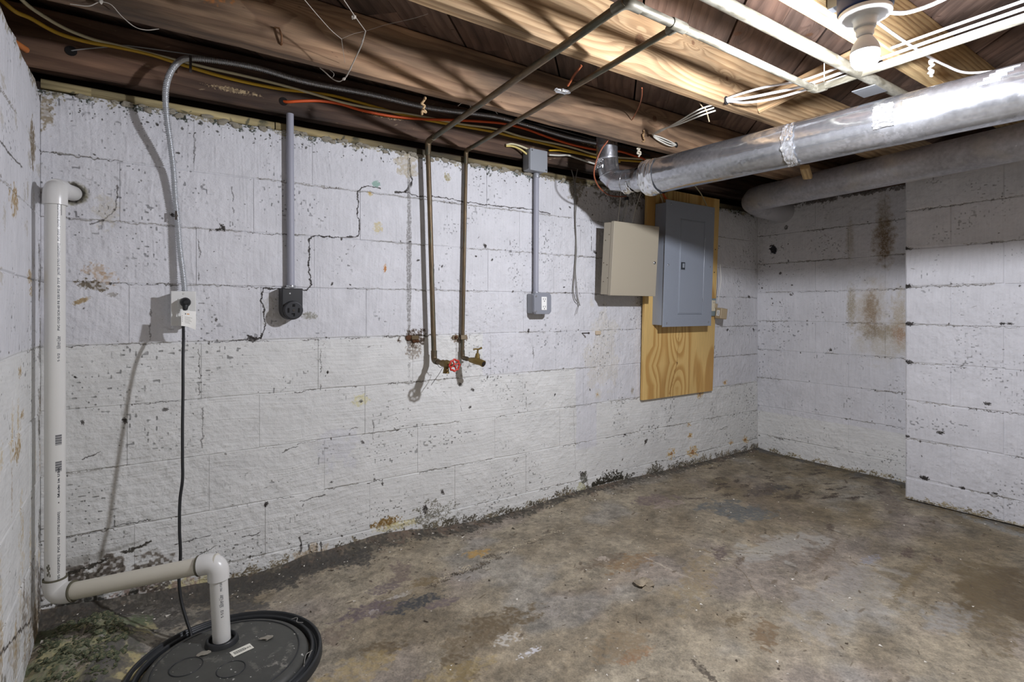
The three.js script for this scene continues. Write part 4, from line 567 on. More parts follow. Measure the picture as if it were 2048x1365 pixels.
// =================================================================== TAN CABINET, PLYWOOD, ELECTRICAL PANEL
{
  const PP = new Paint(0, 0, 0.68, 1.3, 768, 1464).fill((x, y, q) => {
    const f = 5 * fbm(x * 5.5 + 11, y * 0.9 + 3, 2) + 0.5 * fbm(x * 16, y * 2, 2) + 2.6 * Math.exp(-(((x - 0.3) / 0.07) ** 2)) * Math.min(1, Math.abs(y - 0.21) / 0.16) + 1.4 * Math.exp(-(((x - 0.1) / 0.05) ** 2)) * Math.min(1, Math.abs(y - 0.2) / 0.12); const fr = f - Math.floor(f), band = sst(0.35, 0.8, fr) * sst(1, 0.9, fr), fib = vn(x * 700, y * 22) - 0.5, b = fbm(x * 5, y * 2, 3) - 0.5, k = 1 + fib * 0.08 + b * 0.16;
    q[0] = mix(212, 186, band) * k; q[1] = mix(178, 144, band) * k; q[2] = mix(112, 80, band) * k; q[3] = fib * 0.0003;
  });
  PP.blob(0.3, 0.205, 0.006, 0.008, [92, 58, 28], 0.9); PP.line([[0.3, 0.2], [0.24, 0.02]], 0.006, [150, 108, 54], 0.6, { jit: 0.004 }); PP.line([[0.3, 0.2], [0.31, 0.4]], 0.004, [150, 108, 54], 0.6, { jit: 0.003 });
  const b = thing('plywood_board', 'tall yellow plywood backing board on the wall behind the electrical panel', 'board', [2.436, 0.476, 0.006]); b.rotation.x = 0.031; const g = box(0.672, 1.26, 0.018, 0.336, 0.63, 0.009, 0.0012), p = g.attributes.position, u = g.attributes.uv; for (let i = 0; i < p.count; i++) u.setXY(i, p.getX(i) / 0.68, p.getY(i) / 1.3); part('sheet', g, PP.mat(0.55, 0.003), b);
  const gp = g.attributes.position; for (let i = 0; i < gp.count; i++) gp.setX(i, gp.getX(i) * (1 + 0.03 * gp.getY(i) / 1.26)); gp.needsUpdate = true;
  for (const [x, y] of [[0.66, 0.93], [0.655, 0.78]]) { const q = cyl(0.004, 0.004, 0.002, 10); q.rotateX(Math.PI / 2); part('screw', q, ironM, b).position.set(x, y, 0.0185); }
}
{
  const P = new Paint(0, 0, 0.5, 0.8, 256, 256).fill((x, y, q) => { const k = 1 + (vn(x * 500, y * 500) - 0.5) * 0.03; q[0] = 146 * k; q[1] = 153 * k; q[2] = 164 * k; q[3] = (vn(x * 300, y * 300) - 0.5) * 0.0002; });
  const gm = P.mat(0.36, 0.001, { metalness: 0.1 }), t = thing('breaker_box', 'dark blue grey electrical panel with a latched door on the plywood board', 'electrical panel', [2.497, 0.915, 0.033]); t.rotation.x = 0.037;
  part('enclosure', box(0.43, 0.715, 0.084, 0.222, 0.364, 0.044, 0.003), gm, t);
  const W = 0.45, H = 0.735, sh = new THREE.Shape([new THREE.Vector2(0, 0), new THREE.Vector2(W, 0), new THREE.Vector2(W, H), new THREE.Vector2(0, H)]); sh.holes.push(new THREE.Path([new THREE.Vector2(0.125, 0.07), new THREE.Vector2(0.125, 0.64), new THREE.Vector2(0.36, 0.64), new THREE.Vector2(0.36, 0.07)])); const cg = new THREE.ExtrudeGeometry(sh, { depth: 0.004, bevelEnabled: true, bevelSize: 0.0018, bevelThickness: 0.0018, bevelSegments: 2 }); cg.translate(0, 0, 0.087); part('cover', cg, gm, t);
  const d = part('door', [box(0.229, 0.564, 0.004, 0.2425, 0.355, 0.0895, 0.0015), box(0.217, 0.552, 0.004, 0.2425, 0.355, 0.0915, 0.0018)], gm, t);
  part('hinge', [box(0.006, 0.02, 0.005, 0.361, 0.53, 0.0935, 0.001), box(0.006, 0.02, 0.005, 0.361, 0.16, 0.0935, 0.001), box(0.003, 0.36, 0.003, 0.3615, 0.345, 0.0925, 0.001)], std(0xb8bcc2, 0.3, 0.7), t);
  const l = new THREE.Group(); l.name = 'latch'; l.position.set(0.158, 0.36, 0.0945); t.add(l); part('latch_frame', [box(0.044, 0.004, 0.004, 0, 0.024, 0), box(0.044, 0.004, 0.004, 0, -0.024, 0), box(0.004, 0.05, 0.004, -0.021, 0, 0), box(0.004, 0.05, 0.004, 0.021, 0, 0)], gm, l); part('latch_recess', box(0.038, 0.044, 0.002, 0, 0, 0), std(0x2e3238, 0.6), l); part('latch_slide', box(0.014, 0.026, 0.006, 0.002, 0.002, 0.003, 0.001), std(0x8e949c, 0.4), l);
  for (const [x, y] of [[0.04, 0.715], [0.415, 0.70], [0.03, 0.36], [0.425, 0.365], [0.03, 0.02], [0.425, 0.022]]) { const q = lathe([[0, 0.003], [0.004, 0.0022], [0.0062, 0], [0, 0]], 14); q.rotateX(Math.PI / 2); part('screw', q, steelM, t).position.set(x, y, 0.0925); }
}
{
  const tanM = std(0xa69d8a, 0.42), t = thing('metal_cabinet', 'beige metal cabinet with a round lock, left of the electrical panel', 'cabinet', [2.045, 1.097, 0.035]); t.rotation.x = 0.075;
  part('body', box(0.345, 0.385, 0.058, 0.1745, 0.193, 0.071, 0.002), tanM, t); part('door', [box(0.352, 0.392, 0.022, 0.176, 0.194, 0.109, 0.002)], tanM, t);
  const q = lathe([[0, 0.006], [0.006, 0.006], [0.0085, 0.004], [0.0095, 0], [0, 0]], 18); q.rotateX(Math.PI / 2); part('lock', q, steelM, t).position.set(0.328, 0.186, 0.119); const k = box(0.002, 0.008, 0.002); part('keyhole', k, std(0x111111, 0.7), t).position.set(0.328, 0.186, 0.1255);
  part('mounting_cleat', box(0.2, 0.3, 0.045, 0.24, 0.19, 0.0215, 0.003), std(0x6b5030, 0.8), t);
  for (const [y, z] of [[0.29, 0.06], [0.17, 0.055], [0.16, 0.08], [0.07, 0.06], [0.32, 0.085], [0.09, 0.09]]) { const s = cyl(0.003, 0.003, 0.002, 8); s.rotateZ(Math.PI / 2); part('rivet', s, std(0x5e5446, 0.6), t).position.set(0.0015, y, z); }
  part('emblem', box(0.03, 0.003, 0.0006, 0.19, 0.236, 0.1203), std(0xa79c88, 0.4), t);
}
{
  const o = thing('outlet_box', 'small cream outlet in a grey surface box right of the electrical panel', 'outlet', [3.07, 1.058, 0.02]); o.rotation.x = 0.031; part('box', box(0.062, 0.115, 0.036, 0, -0.03, 0.018, 0.004), std(0x7c8a8c, 0.5), o); part('receptacle', box(0.034, 0.07, 0.005, 0, -0.02, 0.038, 0.0015), std(0xd9cfb6, 0.4), o); for (const x of [-0.006, 0.006]) part('slot', box(0.002, 0.008, 0.001, x, 0.0, 0.0408), std(0x1a1612, 0.8), o); part('screw', box(0.004, 0.004, 0.002, 0, -0.02, 0.041), steelM, o);
  const t = thing('plug_transformer', 'tan plug in transformer with a white label, hanging from the cream outlet', 'transformer', [3.105, 1.0, 0.058]); t.rotation.set(0.03, -0.15, -0.12); part('body', box(0.058, 0.07, 0.05, 0.012, -0.012, 0.027, 0.006), std(0xa8977a, 0.5), t); part('tab', box(0.02, 0.03, 0.008, -0.018, 0.034, 0.006, 0.003), std(0xa8977a, 0.5), t);
  const tx = canvasTex(64, 96, (g, w, h) => { g.fillStyle = '#efeeea'; g.fillRect(0, 0, w, h); g.fillStyle = '#555'; for (let i = 0; i < 5; i++) g.fillRect(10, 12 + i * 9, 30 + (i * 13 % 16), 3); g.fillStyle = '#111'; g.fillRect(34, 54, 10, 32); });
  part('label', box(0.001, 0.036, 0.024, -0.0177, -0.012, 0.028), new THREE.MeshStandardMaterial({ map: tx, roughness: 0.5 }), t, 'white printed label');
  part('lead', sweep(spline([V(-0.03, 0.06, 0.03), V(-0.036, 0.12, 0.035), V(-0.038, 0.2, 0.04), V(-0.05, 0.3, 0.03)], 30), 0.0025, 7), std(0xd8d6d0, 0.5), t, 'thin white lead');
}

// =================================================================== DUCTS
function ductPaint(base, sd, o = {}) { const P = new Paint(0, 0, 0.48, 2.4, 512, 2048); P.fill((x, y, q) => { const sp = vn(x * 90 + sd, y * 90), sp2 = vn(x * 230, y * 230 + sd), a = fbm(x * 6 + sd, y * 4, 4), dust = o.dust ? sst(0.5, 0.66, fbm(x * 9 + 4, y * 7 + sd, 4)) * o.dust : 0, k = 0.9 + sp * 0.12 + sp2 * 0.06 + (a - 0.5) * 0.2; q[0] = mix(base[0] * k, 196, dust * 0.5); q[1] = mix(base[1] * k, 192, dust * 0.5); q[2] = mix(base[2] * k, 184, dust * 0.5); q[3] = (sp - 0.5) * 0.0003 + (fbm(x * 20, y * 6 + sd, 3) - 0.5) * 0.0016; }); return P; }
const roughP = (lo, hi, sd) => new Paint(0, 0, 0.48, 2.4, 256, 1024).fill((x, y, q) => { const v = mix(lo, hi, sst(0.35, 0.7, fbm(x * 9 + sd, y * 8, 4))) * 255; q[0] = q[1] = q[2] = v; q[3] = 0; });
const dataTex = P => { const t = P.map(); t.colorSpace = THREE.NoColorSpace; return t; };
const d1P = ductPaint([192, 194, 198], 3, { dust: 0.25 }), d2P = ductPaint([178, 178, 183], 8, { dust: 0.9 });
for (const P of [d1P, d2P]) { seed(5); P.flecks(50, 0, 0, 0.48, 2.4, 0.001, 0.004, [236, 236, 238], 0.9); }
for (const [x, y] of [[0.2, 0.9], [0.25, 1.25], [0.18, 1.5]]) d1P.blob(x, y, 0.03, 0.1, [222, 224, 230], 0.6, { rag: 1.5, grain: 0.7 });
const d1M = new THREE.MeshStandardMaterial({ map: d1P.map(), bumpMap: d1P.relief(0.004, 2), bumpScale: 0.004, roughnessMap: dataTex(roughP(0.15, 0.34, 2)), roughness: 1, metalness: 0.92 });
const d2M = new THREE.MeshStandardMaterial({ map: d2P.map(), bumpMap: d2P.relief(0.004, 2), bumpScale: 0.004, roughnessMap: dataTex(roughP(0.42, 0.75, 6)), roughness: 1, metalness: 0.35 });
const duv = g => uvScale(g, 1, 2.4);
const tapeM = std(0xe2e4e6, 0.18, 0.9);
function crumple(p0, ax, r, w, a0, a1, sd) {      // foil tape wrapped on a duct: wrinkled, a little proud
  const nU = 40, nV = 16, pos = [], idx = [], up = V(0, 1, 0), e2 = ax.clone().cross(up).normalize(), e1 = e2.clone().cross(ax).normalize(), all = [];
  for (const off of [0, -0.0016]) { const base = pos.length / 3; for (let j = 0; j <= nV; j++) for (let i = 0; i <= nU; i++) { const s = i / nU, t = j / nV, a = mix(a0, a1, s), edge = 0.006 * (fbm(s * 9 + sd, 3, 2) - 0.5) * (t < 0.5 ? 1 : -1); const k = r + 0.0018 + off + (off ? 0 : 0.009 * Math.abs(fbm(s * 9 + sd, t * 4 + sd, 3) - 0.5) * 2 + 0.0016 * vn(s * 30 + sd, t * 12)); const p = p0.clone().addScaledVector(ax, (t - 0.5) * w + edge).addScaledVector(e1, Math.cos(a) * k).addScaledVector(e2, Math.sin(a) * k); pos.push(p.x, p.y, p.z); } for (let j = 0; j < nV; j++) for (let i = 0; i < nU; i++) { const A = base + j * (nU + 1) + i, B = A + nU + 1; idx.push(A, A + 1, B, B, A + 1, B + 1, A, B, A + 1, B, B + 1, A + 1); } break; }
  const g = new THREE.BufferGeometry(); g.setAttribute('position', new THREE.Float32BufferAttribute(pos, 3)); g.setIndex(idx.filter((_, i) => (i % 12) < 6)); g.computeVertexNormals(); g.setAttribute('uv', new THREE.Float32BufferAttribute(new Float32Array(pos.length / 3 * 2), 2)); return g;
}
tapeM.side = THREE.DoubleSide;
{
  const t = thing('air_duct', 'shiny round metal duct with foil tape and a jointed elbow', 'duct');
  const at = z => V(1.862 + 0.075 * z, 1.61, z), ax = V(0.075, 0, 1).normalize();
  const rib = (s, c, w = 0.006) => Math.exp(-(((s - c) / w) ** 2));
  const dense = (a, b, n) => { const o = []; for (let i = 0; i <= n; i++) o.push(a.clone().lerp(b, i / n)); return o; };
  const P1 = dense(at(0.545), at(2.95), 200);
  part('duct_pipe', duv(sweep(P1, (i, s) => 0.0762 + 0.0014 * rib(s, 0.012) + (s < 0.645 ? 0.0008 : 0) + 0.0012 * rib(s, 0.645, 0.004), 48, { caps: false })), d1M, t);
  part('reducer', duv(sweep([at(0.475), at(0.49), at(0.5), at(0.53), at(0.552)], i => [0.053, 0.0535, 0.0545, 0.068, 0.0755][i], 40, { caps: false })), d1M, t);
  const c = V(1.858, 1.622, 0.33), e0 = at(0.485).setY(1.617), corner = V(1.855, 1.618, 0.335), up = V(1.848, 1.80, 0.325);
  const P2 = filleted([e0, corner, up], 0.085, 4), g2 = sweep(filleted([e0, corner, V(1.85, 1.74, 0.33)], 0.085, 3), 0.0515, 40, { caps: false }); part('elbow', duv(toCreasedNormals(g2, 0.25)), d1M, t);
  for (const [k, r] of [[0, 0.0535], [2, 0.0535], [4, 0.0535]]) { const q = filleted([e0, corner, V(1.85, 1.74, 0.33)], 0.085, 3)[k + 1], n = filleted([e0, corner, V(1.85, 1.74, 0.33)], 0.085, 3)[k + 2] || V(1.85, 1.74, 0.33), d = n.clone().sub(q).normalize(); part('seam_ring', sweep([q.clone().addScaledVector(d, -0.003), q.clone().addScaledVector(d, 0.0), q.clone().addScaledVector(d, 0.003)], i => i === 1 ? 0.0538 : 0.0515, 40, { caps: false }), d1M, t); }
  part('riser', duv(sweep([V(1.85, 1.735, 0.33), V(1.849, 1.74, 0.33), V(1.849, 1.745, 0.33), V(1.845, 1.98, 0.33)], i => [0.0515, 0.055, 0.0505, 0.0505][i], 36, { caps: false })), d1M, t);
  part('foil_tape', crumple(at(0.575), ax, 0.0765, 0.075, 0.5, 5.2, 1.2), tapeM, t); part('foil_tape', crumple(at(0.435).setY(1.617), V(0.05, 0, 1).normalize(), 0.0522, 0.05, 1.2, 4.6, 2.2), tapeM, t); part('foil_tape', crumple(at(1.19), ax, 0.0775, 0.04, 0.75, 2.98, 3.1), tapeM, t); part('foil_tape', crumple(at(1.48), ax, 0.0765, 0.055, 1.05, 2.0, 4.4), tapeM, t); part('foil_tape', crumple(V(1.85, 1.705, 0.33), V(0, 1, 0.001).normalize(), 0.0522, 0.04, 0.6, 2.0, 5.4), tapeM, t);
  // stickers and stamped size codes follow the sheet
  const e2 = ax.clone().cross(V(0, 1, 0)).normalize(), e1 = e2.clone().cross(ax).normalize();
  const curved = (z, len, a0, a1, r) => { const pos = [], uv = [], idx = [], n = 8; for (let j = 0; j <= 1; j++) for (let i = 0; i <= n; i++) { const a = mix(a0, a1, i / n), p = at(z + (j ? len : 0)).addScaledVector(e1, Math.cos(a) * r).addScaledVector(e2, Math.sin(a) * r); pos.push(p.x, p.y, p.z); uv.push(j, i / n); } for (let i = 0; i < n; i++) idx.push(i, i + 1, i + n + 1, i + n + 1, i + 1, i + n + 2); const g = new THREE.BufferGeometry(); g.setAttribute('position', new THREE.Float32BufferAttribute(pos, 3)); g.setAttribute('uv', new THREE.Float32BufferAttribute(uv, 2)); g.setIndex(idx); g.computeVertexNormals(); return g; };
  const bar = canvasTex(128, 96, (g, w, h) => { g.fillStyle = '#f4f4f2'; g.fillRect(0, 0, w, h); g.fillStyle = '#70747a'; for (let i = 0; i < 5; i++) g.fillRect(20 + i * 20, 14, 6, 68); });
  part('barcode_sticker', curved(1.53, 0.06, 1.5, 1.08, 0.0774), new THREE.MeshStandardMaterial({ map: bar, roughness: 0.5, side: THREE.DoubleSide }), t, 'white sticker with dark bars');
  const code = canvasTex(256, 64, (g, w, h) => { g.fillStyle = '#9a9ca0'; g.fillRect(0, 0, w, h); g.fillStyle = '#f6f6f4'; g.beginPath(); g.ellipse(128, 32, 122, 28, 0, 0, Math.PI * 2); g.fill(); g.fillStyle = '#3a3a3e'; g.font = 'bold italic 34px sans-serif'; g.textAlign = 'center'; g.textBaseline = 'middle'; g.fillText('25MP7 33', 128, 33); });
  const codeM = new THREE.MeshStandardMaterial({ map: code, roughness: 0.5, side: THREE.DoubleSide });
  for (let i = 0; i < 4; i++) part('size_stamp', curved(1.74 - i * 0.012, 0.05, 0.80 + i * 0.16, 0.67 + i * 0.16, 0.0774), codeM, t, 'white oval stamp with a code');
}
{
  const t = thing('air_duct', 'dull grey round duct behind the shiny one, entering the right wall', 'duct');
  const at = z => V(3.2 - 0.13 * (z - 0.25), 1.712, z), dense = (a, b, n) => { const o = []; for (let i = 0; i <= n; i++) o.push(a.clone().lerp(b, i / n)); return o; };
  part('duct_pipe', duv(sweep(dense(at(0.33), at(2.95), 120), (i, s) => 0.0765 + 0.0014 * Math.exp(-(((s - 0.36) / 0.005) ** 2)) + (s > 0.36 ? 0.0012 : 0) + 0.0012 * Math.exp(-(((s - 0.02) / 0.006) ** 2)), 48, { caps: false })), d2M, t);
  const e = [at(0.34), at(0.22).setX(3.215), V(3.4, 1.70, 0.2)]; part('elbow', duv(toCreasedNormals(sweep(filleted(e, 0.105, 3), 0.078, 44, { caps: false }), 0.3)), d2M, t);
  part('wall_stub', duv(sweep([V(3.33, 1.703, 0.205), V(3.36, 1.70, 0.2), V(3.70, 1.69, 0.19)], i => i ? 0.0775 : 0.0785, 44, { caps: false })), std(0xb9b9bd, 0.55, 0.3), t, 'pale stub into the wall');
}

// =================================================================== LAMP
{
  const t = thing('ceiling_lamp', 'white porcelain lamp holder with a glowing bare bulb on a blue box', 'lamp', [BULB[0], 0, BULB[2]]);
  const white = std(0xe9e9e6, 0.35);
  part('outlet_box', lathe([[0, 1.86], [0.057, 1.86], [0.060, 1.856], [0.060, 1.752], [0.057, 1.747], [0, 1.747]], 32), std(0x1c2f5c, 0.5), t, 'blue plastic box');
  part('holder_plate', lathe([[0, 1.748], [0.054, 1.748], [0.0575, 1.745], [0.0575, 1.738], [0.055, 1.734], [0.03, 1.731], [0.0255, 1.728], [0.0245, 1.712], [0.0225, 1.706], [0, 1.706]], 48), white, t);
  part('socket', lathe([[0, 1.707], [0.0195, 1.707], [0.019, 1.69], [0.0165, 1.688], [0.016, 1.684], [0, 1.684]], 28), white, t);
  part('pull_chain_boss', box(0.02, 0.004, 0.006, 0.025, 1.7325, 0.012, 0.001), white, t);
  const bulbM = new THREE.MeshStandardMaterial({ color: 0xffffff, roughness: 0.5, emissive: 0xf4f6ff, emissiveIntensity: 12 });
  part('bulb', lathe([[0, 1.604], [0.012, 1.6055], [0.022, 1.611], [0.029, 1.621], [0.0315, 1.634], [0.0315, 1.6465], [0, 1.6465]], 36), bulbM, t, 'round glowing bulb');
  part('bulb_light_collar', lathe([[0.0305, 1.6462], [0.0318, 1.6462], [0.0316, 1.652], [0.028, 1.664], [0.021, 1.676], [0.0155, 1.684], [0.0135, 1.69], [0, 1.69], [0, 1.687], [0.0125, 1.687], [0.0145, 1.682], [0.02, 1.674], [0.0268, 1.662], [0.0302, 1.652], [0.0305, 1.6462]], 36), std(0xdfe0e2, 0.45), t, 'white plastic bulb neck with a collar added to block upward light');  // opaque collar added round the bulb neck to keep light off the ceiling
  part('bracket', box(0.03, 0.03, 0.03, 0, 1.80, -0.067), galvM, t);
  const pl = new THREE.PointLight(0xf3f5ff, BULB_CANDELA, 0, 2); pl.position.set(...BULB); pl.castShadow = true; pl.shadow.radius = 1.5; pl.shadow.mapSize.set(2048, 2048); pl.shadow.bias = -0.0005; scene.add(pl);
}
// added fill lamp, out of view, turned to the end wall for soft bounce
{
  const t = thing('fill_lamp', 'added unseen fill lamp on a thin stand, turned to the end wall', 'lamp', [1.5, 0, 3.7]);
  part('stand', [rod(V(0, 0.02, 0), V(0, 1.05, 0), 0.014, 10), rod(V(0, 0.3, 0), V(0.3, 0.012, 0.1), 0.01, 8), rod(V(0, 0.3, 0), V(-0.3, 0.012, 0.1), 0.01, 8), rod(V(0, 0.3, 0), V(0, 0.012, -0.3), 0.01, 8)], ironM, t);
  part('housing', box(0.3, 0.22, 0.06, 0, 1.15, -0.005, 0.01), std(0x2a2a2a, 0.5), t);
  part('lens', box(0.26, 0.18, 0.004, 0, 1.15, 0.028), new THREE.MeshStandardMaterial({ color: 0xffffff, emissive: 0xfff6ea, emissiveIntensity: 6 }), t);
  const s = new THREE.SpotLight(0xfbf8f4, FILL_CANDELA, 0, 1.15, 0.5, 2); s.position.set(1.5, 1.15, 3.745); s.target.position.set(1.5, 1.2, 5.3); s.castShadow = true; s.shadow.radius = 4; scene.add(s); scene.add(s.target);
}

// =================================================================== CABLES
const yellowM = std(0xc8a02a, 0.5), nmWhite = std(0xd6d4c8, 0.5), creamM = std(0xcfc7a4, 0.5), orangeM = std(0xd2551e, 0.5), blackM = std(0x1a1a1c, 0.5), greyWire = std(0x9a9a98, 0.5), brownWire = std(0x8a4a2c, 0.5), whiteM = std(0xeaeaea, 0.45);
function cable(name, label, pts, r, mat, o = {}) { return solo(name, sweep(spline(pts, o.n || 110), r, 8), mat, label, o.cat || 'cable', o.group); }
const Z1 = 0.012;
cable('electrical_cable', 'yellow cable stapled along the dark first joist', [onY(-30, -30, 1.86), onZ(15, 0, 0.3).setZ(0.25), onZ(60, 36, 0.16), onZ(120, 68, 0.06), ...pathZ([[180, 85, 0.02], [222, 92, Z1], [300, 109, Z1], [360, 128, Z1], [425, 148, Z1], [480, 162, Z1], [560, 178, Z1], [620, 185, Z1], [662, 191, Z1], [729, 208, Z1], [800, 228, Z1], [873, 244, Z1], [930, 254, 0.014], [992, 265, 0.016], [1019, 272, 0.018], [1101, 291, 0.03], [1194, 315, 0.05], [1260, 322, 0.06], [1330, 326, 0.06]])], 0.0058, yellowM, { n: 200 });
cable('electrical_cable', 'off white cable stapled along the dark first joist just above the yellow cable', [onY(10, -40, 1.86), onZ(44, 0, 0.26), onZ(82, 29, 0.16), onZ(141, 62, 0.05), ...pathZ([[190, 80, 0.02], [223, 88, Z1], [264, 98, Z1], [352, 120, Z1], [425, 138, Z1], [480, 150, Z1], [562, 170, Z1], [627, 188, 0.018], [685, 205, 0.022], [744, 217, 0.02], [832, 231, Z1], [920, 248, 0.016], [992, 258, 0.02], [1045, 274, 0.024], [1136, 293, 0.04], [1195, 310, 0.055], [1250, 316, 0.06], [1320, 320, 0.06]])], 0.0052, creamM, { n: 200 });
cable('electrical_wire', 'thin grey wire from a bored hole running above the silver flexible conduit', [onZ(140, 102, -0.004), ...pathZ([[150, 100, 0.006], [211, 94, 0.01], [249, 91, 0.012], [275, 94, 0.01], [381, 109, 0.014], [440, 119, 0.012], [512, 131, 0.012], [606, 158, 0.012], [744, 185, 0.012], [861, 212, 0.012], [992, 229, 0.012], [1110, 258, 0.016], [1190, 280, 0.03]])], 0.0021, greyWire, { n: 150, cat: 'wire' });
cable('electrical_cable', 'orange cable coming out of a bored hole in the dark joist', [onZ(566, 203, -0.006), ...pathZ([[575, 204, 0.008], [590, 203, 0.015], [612, 202, 0.018], [640, 202, 0.018], [680, 208, 0.018], [720, 220, 0.02], [780, 232, 0.022], [840, 238, 0.022], [900, 240, 0.022], [960, 243, 0.024], [1010, 248, 0.026], [1050, 258, 0.03], [1100, 276, 0.04], [1150, 291, 0.05], [1195, 300, 0.06], [1239, 303, 0.07], [1266, 311, 0.07], [1290, 320, 0.065], [1312, 350, 0.06], [1324, 385, 0.06], [1337, 405, 0.07]])], 0.0058, orangeM, { n: 160 });
cable('electrical_cable', 'black cable beside the silver conduit near the shiny elbow', pathZ([[940, 222, 0.01], [1000, 232, 0.012], [1060, 246, 0.02], [1120, 266, 0.03], [1190, 282, 0.05], [1240, 292, 0.05], [1300, 312, 0.05]]), 0.0045, blackM);
cable('electrical_cable', 'cream cable entering the upper left of the square junction box', pathZ([[1012, 290, 0.01], [1023, 288, 0.014], [1040, 292, 0.03], [1066, 303, 0.04]]), 0.005, creamM, { n: 40 });
cable('electrical_cable', 'pale yellow cable bending down into the left side of the junction box', pathZ([[1012, 292, 0.01], [1026, 293, 0.016], [1041, 299, 0.032], [1058, 312, 0.04], [1068, 318, 0.035]]), 0.005, std(0xd8c478, 0.5), { n: 40 });
cable('electrical_cable', 'short yellow cable leaving the right side of the junction box', pathZ([[1098, 301, 0.035], [1118, 301, 0.035], [1137, 304, 0.035], [1165, 309, 0.045], [1194, 316, 0.05], [1240, 324, 0.05]]), 0.005, yellowM, { n: 50 });
cable('electrical_cable', 'white cable leaving the right side of the junction box low down', pathZ([[1098, 310, 0.035], [1118, 311, 0.035], [1137, 311, 0.032], [1152, 316, 0.03], [1190, 328, 0.03], [1230, 336, 0.03]]), 0.005, nmWhite, { n: 50 });
cable('thermostat_wire', 'thin brown wire looping around the shiny duct elbow', pathZ([[1226, 262, 0.44], [1214, 284, 0.42], [1204, 297, 0.41], [1193, 322, 0.39], [1188, 347, 0.37], [1194, 368, 0.34], [1212, 387, 0.28], [1231, 393, 0.2], [1252, 393, 0.12]]), 0.0034, brownWire, { n: 70, cat: 'wire' });
cable('electrical_wire', 'leftmost thin white wire dropping into the beige cabinet', pathZ([[1242, 372, 0.1], [1241, 395, 0.1], [1238, 425, 0.11], [1236, 446, 0.12]]), 0.0022, nmWhite, { n: 30, cat: 'wire' });
{ const t = thing('electrical_cable', 'grey cable with a black clip dropping into the beige cabinet', 'cable'); part('sheath', sweep(spline(pathZ([[1262, 372, 0.1], [1256, 392, 0.1], [1249, 415, 0.11], [1243, 446, 0.12]]), 40), 0.0048, 8), std(0xb0b0ac, 0.5), t); part('wire', sweep(spline(pathZ([[1255, 398, 0.108], [1253, 420, 0.115], [1247, 446, 0.122]]), 20), 0.002, 6), nmWhite, t); part('clip', box(0.02, 0.018, 0.02, ...onZ(1253, 397, 0.104).toArray(), 0.003), blackM, t); }
cable('electrical_wire', 'slanting thin white wire dropping into the right of the beige cabinet top', pathZ([[1288, 368, 0.1], [1281, 388, 0.1], [1272, 415, 0.11], [1264, 450, 0.12]]), 0.0022, nmWhite, { n: 30, cat: 'wire' });
cable('electrical_wire', 'cream wire curving down to the top right of the electrical panel', pathZ([[1380, 360, 0.05], [1393, 376, 0.06], [1402, 388, 0.075], [1409, 402, 0.09], [1416, 418, 0.1]]), 0.0035, creamM, { n: 40, cat: 'wire' });
cable('electrical_wire', 'pair of white wires entering the electrical panel top beside the orange cable', pathZ([[1312, 378, 0.05], [1320, 390, 0.06], [1325, 402, 0.075], [1328, 415, 0.09]]), 0.0025, nmWhite, { n: 30, cat: 'wire' });
{ const t = thing('telephone_wire', 'old twisted grey wire hanging down the wall with frayed ends', 'wire'); const a = spline(pathZ([[1143, 340, 0.012], [1148, 360, 0.01], [1150, 390, 0.008], [1150, 430, 0.01], [1152, 470, 0.008], [1151, 510, 0.009], [1149, 545, 0.012], [1147, 570, 0.012], [1147, 586, 0.014], [1151, 600, 0.016], [1157, 606, 0.02]]), 90), b = spline(pathZ([[1155, 338, 0.014], [1151, 362, 0.012], [1153, 400, 0.01], [1151, 440, 0.014], [1153, 500, 0.008], [1151, 540, 0.01], [1153, 570, 0.014], [1155, 592, 0.012], [1157, 602, 0.012], [1160, 612, 0.02]]), 90); const wm = std(0x7d7a74, 0.7); part('strand', sweep(a, 0.0026, 6), wm, t); part('strand', sweep(b, 0.0024, 6), wm, t); part('strand', sweep(spline(pathZ([[1155, 598, 0.014], [1158, 608, 0.016], [1155, 620, 0.02], [1153, 628, 0.022]]), 16), 0.0016, 5), wm, t); }
// white cables through the joists and on past the bulb
const bundle = [[0, 0, 0.0045], [0.012, 0.006, 0.0045], [-0.004, 0.014, 0.0042], [0.010, -0.008, 0.0042]];
const hole3 = onZ(1455, 201, 1.006), nail = onY(1401, 218, 1.775), st2 = onZ(1303, 270, 0.492), hole2 = onZ(1352, 291, 0.482);
['topmost of the white cables running from the pine joist past the bulb', 'second of the white cables running from the pine joist past the bulb', 'third of the white cables running from the pine joist past the bulb', 'lowest of the white cables running from the pine joist past the bulb'].forEach((l, i) => {
  const [dx, dy, r] = bundle[i]; const s = V(dx * 1.6, dy * 1.2, 0);
  cable('electrical_cable', l, [hole3.clone().add(V(dx * 0.4, dy * 0.4, -0.012)), hole3.clone().add(V(dx * 0.5, dy * 0.5, 0.004)), V(1.81, 1.782, 1.06).add(s), V(1.832, 1.776, 1.15).add(s.clone().multiplyScalar(1.4)), V(1.86, 1.774, 1.26).add(s), V(1.865, 1.778, 1.4).add(s), V(1.857, 1.778, 1.6).add(s), V(1.848, 1.776, 1.85).add(s), V(1.832, 1.776, 2.3).add(s), V(1.818, 1.776, 2.9).add(s)], r, whiteM, { n: 110, group: 'white cables past the bulb' });
});
